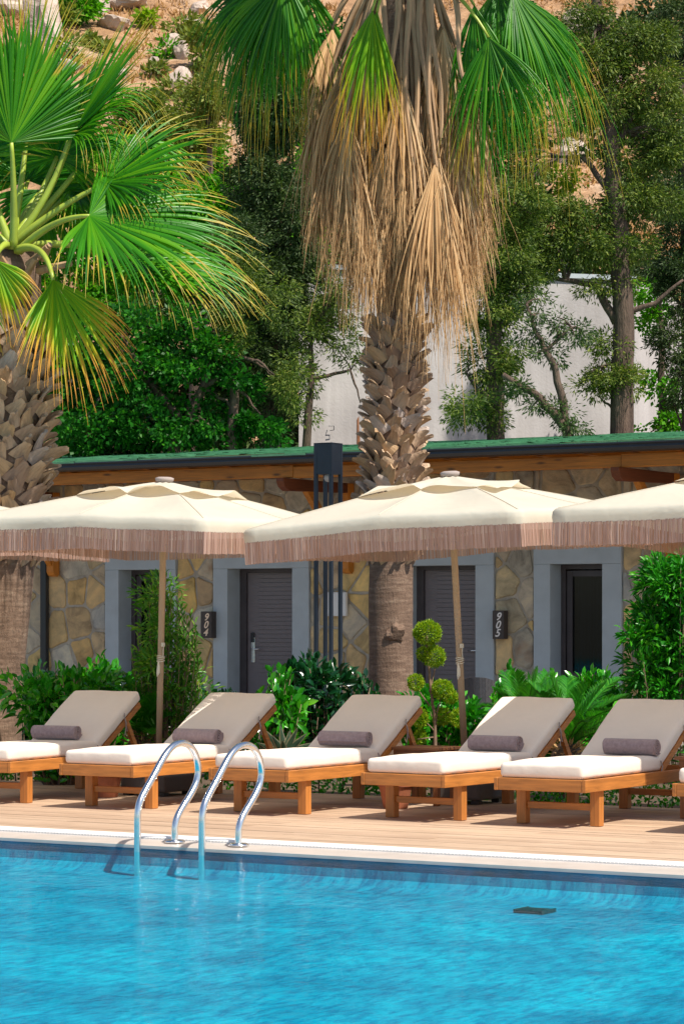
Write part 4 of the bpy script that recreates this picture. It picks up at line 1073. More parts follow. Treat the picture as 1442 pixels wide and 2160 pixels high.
def boots(trunk, path, rads, z0, z1, per, dz, seed, sc_=1.0, ang0=0.0):
    rnd = random.Random(seed); z = z0; row = 0; cnt = 0
    while z < z1 and cnt < 296:
        for q in range(per):
            a = 2 * math.pi * (q + .5 * (row % 2)) / per + rnd.uniform(-.08, .08) + row * .06
            zz = z + rnd.uniform(-.02, .02); p, r = path_at(path, rads, zz)
            o = add_mesh('leaf_base', BOOTS[rnd.randrange(7)], trunk); cnt += 1
            out = Vector((math.cos(a), math.sin(a), 0)); s_ = sc_ * rnd.uniform(.85, 1.15)
            lean = (0.62 if row % 2 else -.62) + rnd.uniform(-.2, .2)
            M3 = Matrix.Rotation(a + math.pi / 2, 4, 'Z') @ Matrix.Rotation(lean, 4, 'Y') @ Matrix.Rotation(rnd.uniform(.05, .35), 4, 'X')
            o.matrix_local = Matrix.Translation(p + out * (r - .015)) @ M3 @ Matrix.Diagonal((s_, s_, s_ * rnd.uniform(.85, 1.15), 1))
        z += dz; row += 1

def toward(u0, v0, u1, v1, Z, dz=0.0):
    return at_d(u1, v1, Z + dz) - at_d(u0, v0, Z)
# --- centre palm
PZ = 26.0
base = at_d(828, 1303, PZ); base.z = -0.06
palm = empty('fan_palm', base, 'tall fan palm with a thick skirt of hanging dead fronds behind the middle umbrella', 'palm tree', 'fan palms by the pool')
def pz(v): return at_d(0, v, PZ).z
cx_ = lambda u: at_d(u, 1303, PZ)
path = []; rads = []
for u, v, r in ((832, 1599, .30), (830, 1560, .262), (826, 1480, .228), (824, 1400, .218), (823, 1300, .215), (825, 1190, .212), (828, 1150, .215), (830, 1020, .215), (833, 800, .20), (836, 550, .185), (845, 250, .20), (852, -60, .22), (855, -150, .12)):
    q = cx_(u); path.append(Vector((q.x, q.y, pz(v)))); rads.append(r)
path[0].z = -.1
tr_ = trunk_lathe(path, rads).build('trunk', M['trunk'], palm, smooth=True)
boots(tr_, path, rads, pz(1185), pz(620), 11, .088, 5, .84)
# knot on the trunk
mb = MB()
kp, kr = path_at(path, rads, pz(1335)); dirk = (-CF * .97 + CR * .25).normalized(); kc = kp + dirk * (kr - .02)
kn = add_mesh('knot', rock_mesh(3.3, .085, .085, .10), tr_); kn.location = kc; kn.data.materials.clear(); kn.data.materials.append(M['trunk'])
crown = at_d(850, -70, PZ)
def hang(u0, v0, u1, v1, dz, L, spread, nseg, droop, seed, mat, psrc=None, kind='frond', face=-1, **kw):
    hub = at_d(u0, v0, PZ + dz); ax = at_d(u1, v1, PZ + dz) - hub
    nrm = CF * face + UP * .6 + CR * kw.pop('tilt', 0)
    src = at_d(*(psrc or (850, -90)), PZ + dz * .2)
    mid = (src + hub) / 2 + UP * .25 + (hub - src) * .15
    return frond(palm, hub, ax, nrm, L, spread, nseg, droop, seed, mat, [src, mid, hub], .017, 'petiole_dry' if 'dead' in mat else 'petiole', kind, **kw)
sd = 100
# dead skirt: back, sides, then front
for i in range(16):
    u0 = 725 + (i * 67 % 240); v0 = 60 + (i * 83 % 300)
    hang(u0, v0, u0 + random.uniform(-15, 15), v0 + 300, random.uniform(.1, .5), random.uniform(1.4, 1.8), 24, 40, 4.6, sd, 'frond_dead', kind='dead_frond', w_k=1.25, ragged=.3, twist=.9, fuse=.36); sd += 1
D = [(700, 150, 688, 480, -.15, 1.85, 25), (682, 330, 676, 620, -.2, 1.35, 30), (740, 345, 728, 640, -.32, 1.45, 24), (845, 165, 850, 520, -.42, 1.75, 19),
     (785, 460, 775, 650, -.30, 1.15, 30), (835, 420, 850, 640, -.33, 1.15, 30), (925, 345, 925, 780, -.50, 2.15, 23), (1000, 180, 1012, 540, -.15, 1.7, 26),
     (970, 300, 985, 600, -.25, 1.55, 26), (878, 320, 880, 600, -.3, 1.3, 26), (755, 90, 735, 380, -.2, 1.6, 24), (945, 60, 955, 380, -.25, 1.6, 22), (680, 60, 672, 330, .1, 1.5, 30), (990, 420, 1000, 640, -.1, 1.2, 26),
     (715, 240, 708, 560, -.34, 1.6, 22), (895, 400, 900, 700, -.40, 1.6, 22), (800, 300, 800, 560, -.25, 1.5, 26), (660, 200, 655, 500, .05, 1.6, 22), (1025, 330, 1030, 560, .05, 1.15, 22), (760, 500, 760, 640, -.2, .9, 34), (960, 480, 965, 700, -.3, 1.3, 24), (900, 200, 905, 400, -.2, 1.3, 25)]
D = [(850 + (a - 850) * .88, b, 850 + (c - 850) * .88, d, e, f, g) for (a, b, c, d, e, f, g) in D]
D += [(u0 + random.uniform(-14, 14), v0 + random.uniform(-30, 50), u1 + random.uniform(-14, 14), v1 + 30, dz + .07, L * random.uniform(.8, 1.0), sp * .9) for (u0, v0, u1, v1, dz, L, sp) in D]
for (u0, v0, u1, v1, dz, L, sp) in D:
    hang(u0, v0, u1, v1, dz, L, sp * 1.0, 46, 4.6, sd, 'frond_dead', psrc=(850 + (u0 - 850) * .35, -60), kind='dead_frond', w_k=1.3, ragged=.2, twist=.6, fuse=.36, tilt=random.uniform(-.5, .5)); sd += 1
# bare dry petioles hanging off the crown
for i, (u0, u1, v1) in enumerate(((835, 828, 250), (858, 862, 330), (884, 898, 240), (905, 930, 290), (815, 800, 180), (870, 880, 420), (945, 985, 190), (900, 915, 350))):
    p_ = at_d(u0, -60, PZ - .34); q_ = at_d(u1, v1, PZ - .5); mb = MB(); pth = [p_.lerp(q_, t / 8) + CR * .03 * math.sin(t * .8 + i) for t in range(9)]
    s_ = MB(); wv = .026
    for k in range(8):
        w0 = wv * (1.3 - .09 * k); w1 = wv * (1.3 - .09 * (k + 1)); a, b = pth[k], pth[k + 1]
        s_.quad(a - CR * w0, a - CF * w0 * .6, b - CF * w1 * .6, b - CR * w1); s_.quad(a - CF * w0 * .6, a + CR * w0, b + CR * w1, b - CF * w1 * .6)
    s_.build('dry_petiole', M['petiole_dry'], palm)
G = [(600, -50, 545, 120, -.1, 1.75, 48, 'frond', 3.4, 66), (625, -60, 610, 200, .15, 1.85, 42, 'frond', 3.4, 60), (560, -40, 550, 190, .4, 1.8, 45, 'frond', 3.2, 56), (550, -60, 500, 80, .2, 1.6, 45, 'frond', 3.6, 50),
     (785, 22, 768, 240, -.75, 1.55, 27, 'frond_yellow', 2.6, 46), (795, 24, 775, 240, -.70, 1.35, 22, 'frond_yellow', 2.6, 30),
     (1030, 78, 1060, 250, -.55, 1.65, 44, 'frond', 3.2, 72), (1080, -20, 1150, 140, -.3, 1.95, 40, 'frond', 3.4, 84), (1100, 0, 1150, 190, 0, 1.8, 38, 'frond', 3.4, 66), (1050, -30, 1090, 150, .2, 1.9, 50, 'frond', 3.2, 56), (1000, 10, 1010, 200, -.35, 1.5, 28, 'frond', 3.2, 40)]
for (u0, v0, u1, v1, dz, L, sp, mt, dr, ns) in G:
    hang(u0, v0, u1, v1, dz, L, sp, ns, dr, sd, mt, ragged=.22, twist=.35, fuse=.34, w_k=1.25, tilt=random.uniform(-.4, .4)); sd += 1
# crown above the frame: keeps shade and outline right from other places
for i in range(12):
    a = i * 2 * math.pi / 12 + .2; out = Vector((math.cos(a), math.sin(a), 0)); h = crown + out * (1.0) + UP * random.uniform(.4, 1.1)
    frond(palm, h, out + UP * .25, UP - out * .2, 1.3, 110, 40, 1.2, 300 + i, 'frond', [crown, crown + out * .4 + UP * .8, h])

# --- left palm
PZ1 = 23.0
base = at_d(-28, 1303, PZ1); base.z = -.06
palm1 = empty('fan_palm', base, 'leaning fan palm with stubbly trunk and wide green fans at the left edge', 'palm tree', 'fan palms by the pool')
path = []; rads = []
for u, v, r in ((-34, 1640, .36), (-30, 1560, .31), (-22, 1450, .29), (-8, 1300, .29), (2, 1170, .29), (8, 1100, .31), (10, 1000, .325), (10, 800, .31), (14, 660, .30), (16, 560, .28), (18, 500, .16)):
    q = at_d(u, 1303, PZ1); path.append(Vector((q.x, q.y, at_d(0, v, PZ1).z)))
    rads.append(r)
path[0].z = -.1
tr1 = trunk_lathe(path, rads, seed=4).build('trunk', M['trunk'], palm1, smooth=True)
boots(tr1, path, rads, at_d(0, 1185, PZ1).z, at_d(0, 575, PZ1).z, 14, .096, 9, .90)
c1 = at_d(22, 520, PZ1 - .15)
def fan1(u0, v0, u1, v1, dz, L, spread, nseg, droop, seed, nrm, mat='frond', mid=None, src=None, **kw):
    hub = at_d(u0, v0, PZ1 + dz); ax = at_d(u1, v1, PZ1 + dz + kw.pop('adz', 0)) - hub
    m_ = at_d(*mid, PZ1 + dz * .5 - .1) if mid else (c1 + hub) / 2 + UP * .12
    s_ = at_d(*src, PZ1 - .25) if src else c1
    return frond(palm1, hub, ax, nrm, L, spread, nseg, droop, seed, mat, [s_, m_, hub], .021, **kw)
TC = -CF
fan1(24, 300, 22, 40, -.5, 1.30, 84, 84, .35, 400, TC * .8 + UP * .1 + CR * .5, mid=(32, 420), src=(28, 525), ragged=.1, fuse=.55)
fan1(148, 285, 300, 85, -.2, 1.25, 30, 34, .25, 401, -CR * .5 + TC * .6 + UP * .5, mid=(110, 420), fuse=.6, twist=.1)
fan1(150, 288, 260, 200, -.15, 1.1, 90, 60, 4.2, 416, -CR * .4 + TC * .4 + UP * .75, mid=(110, 420), fuse=.3, twist=.25)
fan1(222, 385, 420, 300, -.3, 1.1, 95, 84, 1.3, 402, TC * .6 + UP * .8, mid=(110, 440), fuse=.5, twist=.15)
fan1(188, 455, 430, 520, -.7, 1.5, 100, 90, 1.6, 403, TC * .62 + UP * .85, mid=(110, 455), src=(40, 530), fuse=.5, twist=.15)
fan1(112, 590, 172, 790, -.8, 1.15, 54, 72, 1.1, 404, TC * .8 + UP * .75 + CR * .35, 'frond_yellow', mid=(95, 500), src=(35, 528), fuse=.55, twist=.1)
fan1(285, 545, 500, 610, -.1, 1.25, 90, 80, 2.2, 405, TC * .45 + UP * .9, mid=(160, 500), fuse=.45, twist=.2)
fan1(-12, 548, -10, 640, -.7, .75, 70, 40, 1.8, 406, TC + UP * .2, 'frond_yellow', fuse=.5)
fan1(60, 240, 75, 30, .2, 1.15, 70, 46, .5, 407, TC * .5 + CR * .6 + UP * .2, mid=(45, 420), fuse=.5)
fan1(120, 330, 150, 200, .3, 1.1, 120, 60, 2.4, 408, TC * .4 + UP * .9, mid=(80, 430), fuse=.4, twist=.2)
fan1(90, 400, 130, 560, .35, 1.0, 100, 50, 2.2, 409, TC * .7 + UP * .5, fuse=.4, twist=.2)
fan1(-60, 330, -140, 130, -.1, 1.15, 110, 56, .7, 410, TC * .6 + UP * .6 - CR * .3)
fan1(-130, 450, -320, 420, -.3, 1.2, 105, 56, 1.2, 411, TC * .5 + UP * .85)
fan1(-90, 560, -180, 760, -.4, 1.1, 85, 50, 1.4, 412, TC * .9 + UP * .3)
fan1(200, 310, 360, 330, .3, 1.1, 90, 56, 2.6, 414, TC * .4 + UP * .9, mid=(110, 430), fuse=.36, twist=.25)
fan1(150, 400, 300, 470, .4, 1.1, 90, 56, 2.8, 415, TC * .4 + UP * .9, mid=(110, 450), fuse=.36, twist=.25)
fan1(60, 380, 60, 250, .9, 1.1, 110, 50, 1.3, 413, TC * .2 + UP * .9)
# short cut leaf stubs at the crown foot
for i, (u0, v0, u1, v1) in enumerate(((60, 560, 100, 520), (80, 570, 150, 555), (10, 560, -15, 520), (50, 590, 75, 545), (90, 545, 105, 515))):
    a, b = at_d(u0, v0, PZ1 - .3), at_d(u1, v1, PZ1 - .45); mb = MB(); mb.tube([a, a.lerp(b, .5), b], [.04, .032, .026], 6); mb.build('cut_stub', M['petiole_dry'], palm1)

# ------------------------------------------------------------------ garden plants
def stems_plant(name, label, cat, u, Z, top_v, ru, nst, mat, seed, LL=.11, W=.022, per=16, base_z=-.06, group=None, lowfill=True, ang=.9, depth=.5, stemr=.005, fill=1.0, whorl=False, cl=None, cper=26):
    rng = np.random.default_rng(seed); rnd = random.Random(seed)
    c = at_d(u, 1303, Z); H = at_d(u, top_v, Z).z - base_z; k = Z / FPX; rw = ru * k
    root = empty(name, (c.x, c.y, base_z), label, cat, group)
    P = []; A = []; mb = MB()
    for i in range(nst):
        fx = rng.uniform(-1, 1); fy = rng.uniform(-1, 1) * depth
        h = H * (1 - .35 * fx * fx) * rng.uniform(.62, 1.0)
        if not whorl and i % 3 == 0 and lowfill: h *= rng.uniform(.4, .8)
        b0 = Vector((c.x, c.y, base_z)) + CR * fx * rw * .45 + CF * fy * rw * .6
        tp = Vector((c.x, c.y, base_z + h)) + CR * fx * rw + CF * fy * rw
        mid = b0.lerp(tp, .5) + CR * rng.normal() * .04
        pts = [b0, mid, tp]; mb.tube(pts, [stemr * 1.6, stemr * 1.2, stemr * .6], 5)
        for q in range(per):
            t = 1 - (q / per) ** 1.15 * (.78 * fill); p = (b0 * (1 - t) ** 2 + mid * 2 * t * (1 - t) + tp * t * t)
            az = q * 2.4 + i; tilt = ang * (.35 + .65 * (1 - t) / .5) if not whorl else ang
            tilt = min(tilt + rng.normal() * .15, 1.5)
            d = np.array([math.cos(az) * math.sin(tilt), math.sin(az) * math.sin(tilt), math.cos(tilt)])
            P.append(tuple(p)); A.append(d)
    P = np.array(P); A = unit(np.array(A)); n = len(P)
    Vv, Ff = leaf_arrays(P, A, LL * rng.uniform(.7, 1.25, n), W * rng.uniform(.8, 1.2, n), rng, .35, 6)
    if cl:
        E = px_ell(cl, Z, .8); pos, a2, Ls, ws, _ = clump_cloud(E, rng, .13, cper, LL, W, -.35, 1.0, .9)
        V2, F2 = leaf_arrays(pos, a2, Ls, ws, rng, .35, 6); Ff = np.concatenate([Ff, F2 + len(Vv)]); Vv = np.concatenate([Vv, V2])
    mb.build('stems', M['stem'], root, smooth=True)
    add_mesh('foliage', np_mesh('foliage', Vv, Ff, M[mat]), root)
    return root
LG = 'laurel shrubs in the bed behind the loungers'
stems_plant('laurel_shrub', 'glossy green laurel behind the first full lounger backrest from the left', 'shrub', 140, 21.5, 1405, 85, 150, 'laurel', 31, cl=[(110, 1480, 50, 60), (180, 1470, 60, 50), (60, 1470, 24, 60)], group=LG, per=17)
stems_plant('laurel_shrub', 'laurel shoots rising above the first lounger backrest toward the window', 'shrub', 215, 22.5, 1385, 60, 80, 'laurel', 32, cl=[(215, 1450, 50, 40)], group=LG, per=18)
stems_plant('laurel_shrub', 'dark laurel in the shade against the downpipe at the far left', 'shrub', 70, 25.5, 1400, 60, 70, 'laurel_shaded', 33, group=LG)
stems_plant('laurel_shrub', 'leggy laurel before the door of room 904', 'shrub', 590, 22.9, 1402, 55, 62, 'laurel', 34, cl=[(600, 1500, 34, 34)], group=LG, LL=.12, W=.024)
stems_plant('laurel_shrub', 'dark shaded laurel around the foot of the lamp column', 'shrub', 660, 24.5, 1388, 70, 110, 'laurel_shaded', 35, cl=[(650, 1460, 50, 60), (700, 1470, 40, 50)], group=LG, LL=.12, W=.025)
stems_plant('laurel_shrub', 'dark shaded laurel against the trunk of the middle palm', 'shrub', 765, 24.8, 1412, 45, 50, 'laurel_shaded', 36, group=LG, LL=.12, W=.025)
stems_plant('laurel_shrub', 'laurel around the foot of the ball topiary', 'shrub', 925, 22.6, 1450, 80, 120, 'laurel', 37, cl=[(930, 1520, 60, 50), (890, 1500, 20, 50)], group=LG)
stems_plant('laurel_shrub', 'laurel before the rounded wicker chair', 'shrub', 1000, 22.6, 1478, 45, 40, 'laurel', 38, cl=[(1000, 1530, 34, 36)], group=LG)
stems_plant('laurel_shrub', 'tallest laurel shoots beside the sign of room 905', 'shrub', 1080, 23.2, 1402, 50, 70, 'laurel', 39, group=LG)
stems_plant('laurel_shrub', 'laurel under the left edge of the right window', 'shrub', 1165, 23.4, 1420, 60, 80, 'laurel', 40, cl=[(1160, 1490, 50, 50)], group=LG)
stems_plant('laurel_shrub', 'laurel under the right window sill beside the big oleander', 'shrub', 1255, 23.4, 1412, 70, 110, 'laurel', 41, cl=[(1260, 1480, 60, 50)], group=LG)
stems_plant('laurel_shrub', 'low dark laurel filling behind the second lounger backrest', 'shrub', 470, 23.5, 1465, 70, 70, 'laurel_shaded', 42, cl=[(470, 1520, 60, 50)], group=LG)
stems_plant('laurel_shrub', 'low laurel behind the gap beside the cycad', 'shrub', 1240, 22.0, 1480, 60, 80, 'laurel', 43, cl=[(1240, 1540, 60, 50)], group=LG)
stems_plant('bottlebrush_shrub', 'tall upright bottlebrush with bronze tips behind the left umbrella pole', 'shrub', 352, 21.6, 1205, 74, 90, 'needle', 44, LL=.075, W=.0085, per=34, ang=1.0, fill=1.1, lowfill=True, stemr=.004, cl=[(335, 1240, 22, 36), (378, 1320, 24, 40), (345, 1300, 34, 60), (355, 1400, 50, 60), (360, 1490, 62, 60), (320, 1260, 18, 40), (300, 1440, 26, 30), (395, 1440, 30, 40)], cper=42)
stems_plant('oleander_shrub', 'large dense oleander against the wall at the right edge', 'shrub', 1435, 22.6, 1158, 112, 46, 'bigshrub', 45, LL=.09, W=.0125, per=24, ang=1.0, fill=1.15, depth=.7, stemr=.0025, cl=[(1400, 1230, 50, 45), (1440, 1210, 70, 45), (1395, 1330, 48, 60), (1440, 1330, 70, 80), (1375, 1420, 50, 55), (1440, 1440, 80, 70), (1350, 1340, 26, 22), (1500, 1320, 70, 150), (1430, 1260, 80, 80), (1360, 1290, 24, 30)], cper=62)

# low hedge along the deck
hedge_c = []
x = -17.5
rng = np.random.default_rng(9); P = []
while x < -5.5:
    for _ in range(95):
        P.append((x + rng.uniform(-.25, .25), 17.52 + rng.uniform(-.16, .3), -.04 + rng.uniform(0, 1) ** .8 * (.24 + .05 * math.sin(x * 3.1))))
    x += .25
P = np.array(P * 2); P += rng.normal(size=P.shape) * .015
A = unit(rng.normal(size=P.shape) + np.array([0, -.5, .8]))
Vv, Ff = leaf_arrays(P, A, rng.uniform(.03, .055, len(P)), rng.uniform(.009, .016, len(P)), rng)
hg = empty('low_hedge', (-11.5, 17.5, -.06), 'low clipped hedge along the back edge of the deck under the loungers', 'hedge')
add_mesh('foliage', np_mesh('foliage', Vv, Ff, M['laurel']), hg)
mb = MB()
for i in range(60): mb.tube([(-17.4 + i * .2, 17.55, -.06), (-17.35 + i * .2, 17.5 + .05 * math.sin(i * 2.1), .16)], [.008, .004], 4)
mb.build('stems', M['stem'], hg, kind='stuff')

# cycads
def cycad(label, u, v, Z, fr, seed):
    c = at_d(u, v, Z); root = empty('cycad', (c.x, c.y, -.06), label, 'cycad', 'cycads in the garden bed')
    mb = MB(); mb.lathe([(.09, -.06 - c.z), (.12, .1 - c.z), (.13, -.05), (.08, .03), (.0, .05)], 14, (c.x, c.y, c.z))
    tk = mb.build('trunk', M['bark'], root); rng = np.random.default_rng(seed)
    A_, P_, L_ = [], [], []
    n = 160; d = unit(rng.normal(size=(n, 3)) + np.array([0, 0, .3])); p = np.array(c) + d * .09 - np.array([0, 0, .02])
    Vv, Ff = leaf_arrays(p, unit(d + np.array([0, 0, .4])), rng.uniform(.05, .12, n), rng.uniform(.006, .012, n), rng); add_mesh('scales', np_mesh('scales', Vv, Ff, M['frond_dead']), tk)
    for (du, dv, dd, L) in fr:
        tip = at_d(u + du, v + dv, Z + dd); d = (tip - c).normalized(); Lr = (tip - c).length * 1.04
        K = 34; path = []; p = Vector(c); dir_ = (d + UP * .45).normalized()
        for k in range(K + 1):
            path.append(p.copy()); dir_ = (dir_ + UP * (-.95 / K) * 1.0).normalized(); p = p + dir_ * Lr / K
        mb = MB(); mb.tube(path, [.008 * (1.2 - k / K) + .002 for k in range(K + 1)], 4)
        S = d.cross(UP).normalized()
        for k in range(4, K):
            t = k / K; ll = .17 * math.sin(math.pi * min(1, (.12 + t * .88))) ** .6 + .02
            tn = (path[min(k + 1, K)] - path[k - 1]).normalized(); N = S.cross(tn)
            for sgn in (-1, 1):
                for h in (0, .5):
                    q = path[k].lerp(path[min(k + 1, K)], h); e = (S * sgn * .72 + tn * .75 + N * .28 + Vector(rng.normal(size=3)) * .05).normalized()
                    wv = tn * .006; tip_ = q + e * ll - UP * ll * .12; m2 = q + e * ll * .5 + UP * .004
                    b = len(mb.v); mb.v += [tuple(q - wv * .7), tuple(m2 - wv), tuple(tip_), tuple(m2 + wv), tuple(q + wv * .7)]; mb.f.append((b, b + 1, b + 2, b + 3, b + 4)); mb.mi.append(0)
        mb.build('frond', M['cycad'], root)
    return root
cycad('cycad with arching feathery fronds between the two right loungers', 1196, 1578, 20.6,
      [(30, -130, -.1, 0), (70, -140, 0, 0), (110, -120, .1, 0), (150, -90, -.2, 0), (130, -40, -.4, 0), (95, -95, -.5, 0), (60, -110, .5, 0), (-30, -150, 0, 0), (-70, -140, .1, 0), (0, -155, .4, 0), (40, -70, -.6, 0), (-100, -90, .3, 0), (170, -60, .3, 0), (100, -160, .4, 0), (-50, -120, -.2, 0)], 51)
cycad('cycad with fronds showing above the backrest of the fourth lounger', 1110, 1540, 21.8,
      [(-60, -90, 0, 0), (-20, -120, -.1, 0), (20, -125, 0, 0), (60, -110, .1, 0), (90, -80, 0, 0), (-90, -60, .2, 0), (40, -130, .4, 0), (-40, -130, .4, 0), (10, -100, -.3, 0)], 52)
cycad('low cycad at the foot of the bottlebrush beside the first backrest', 300, 1560, 21.6,
      [(-30, -130, -.1, 0), (-70, -110, 0, 0), (0, -120, .2, 0), (-20, -90, -.4, 0), (30, -100, -.3, 0), (60, -60, -.2, 0), (-60, -130, .3, 0), (-40, -30, -.5, 0), (20, -20, -.5, 0), (40, -130, .3, 0)], 53)

# agave
c = at_d(600, 1597, 20.6); ag = empty('agave', (c.x, c.y, -.06), 'small grey green agave with cream edged leaves behind the second lounger', 'agave')
for i, (du, dv, dd) in enumerate(((-48, -62, -.05), (-28, -45, -.2), (-5, -35, -.25), (12, -58, .05), (28, -62, -.1), (48, -50, -.1), (-10, -70, .2), (62, -30, 0), (-60, -30, .1))):
    b0 = Vector((c.x, c.y, c.z + .02)); tip = at_d(600 + du, 1597 + dv, 20.6 + dd); d = tip - b0; S = d.cross(CF).normalized(); K = 7; N = S.cross(d.normalized())
    mb = MB()
    for k in range(K):
        for (ta, tb) in ((k / K, (k + 1) / K),):
            wa = .032 * (1 - ta) ** .6 * (.6 + 1.2 * ta * (1 - ta) * 2); wb = .032 * (1 - tb) ** .6 * (.6 + 1.2 * tb * (1 - tb) * 2)
            pa = b0 + d * ta + CF * .06 * ta * ta; pb = b0 + d * tb + CF * .06 * tb * tb
            for s0, s1, mi in ((-1, -.65, 1), (-.65, 0, 0), (0, .65, 0), (.65, 1, 1)):
                f0, f1 = N * wa * .5 * s0 * s0, N * wb * .5 * s1 * s1
                mb.quad(pa + S * wa * s0 + N * wa * .5 * s0 * s0, pa + S * wa * s1 + N * wa * .5 * s1 * s1, pb + S * wb * s1 + N * wb * .5 * s1 * s1, pb + S * wb * s0 + N * wb * .5 * s0 * s0, mi)
    mb.build('leaf', [M['agave'], M['agave_edge']], ag)

# ball topiary
TZ = 21.8; c = at_d(915, 1303, TZ); tp = empty('ball_topiary', (c.x, c.y, -.06), 'young topiary of clipped yellow green balls on thin stems beside the middle palm', 'topiary')
mb = MB()
def tl(pts, r0, r1): limb_mb(mb, [at_d(u, v, TZ + (z[0] if z else 0)) for (u, v, *z) in pts], r0, r1, 6, .05)
tl([(922, 1640), (918, 1560), (916, 1510), (908, 1450), (903, 1400), (900, 1340)], .018, .009)
tl([(905, 1460), (917, 1410)], .008, .005); tl([(906, 1490), (880, 1455)], .008, .004); tl([(917, 1530), (930, 1470)], .008, .005); tl([(918, 1545), (895, 1520)], .007, .004); tl([(918, 1520), (950, 1500)], .007, .004); tl([(918, 1555), (880, 1560)], .007, .004)
mb.build('stems', M['stem'], tp, smooth=True)
for i, (u, v, r, sq) in enumerate(((901, 1335, 31, .86), (915, 1385, 24, 1.0), (893, 1380, 14, 1.1), (877, 1440, 17, 1.05), (933, 1455, 24, .9), (932, 1512, 20, .95), (965, 1515, 16, 1.3), (885, 1515, 18, 1.2), (886, 1555, 13, 1.3), (950, 1470, 15, 1.0))):
    rng = np.random.default_rng(700 + i); cc = at_d(u, v, TZ + (i % 3 - 1) * .05); k = TZ / FPX; n = int(3000 * (r / 30) ** 2)
    d = unit(rng.normal(size=(n, 3))); rad = .9 * r * k * rng.uniform(.55, 1.0, (n, 1)) ** .35 * (1 + .08 * np.sin(d[:, :1] * 7 + i) * np.cos(d[:, 2:] * 6))
    p = np.array(cc) + d * rad * np.array([1, 1, sq]); a_ = unit(d + rng.normal(size=d.shape) * .6 + np.array([0, 0, .2]))
    Vv, Ff = leaf_arrays(p, a_, rng.uniform(.012, .03, n), rng.uniform(.003, .006, n), rng); add_mesh('foliage_ball', np_mesh('foliage_ball', Vv, Ff, M['topiary']), tp)

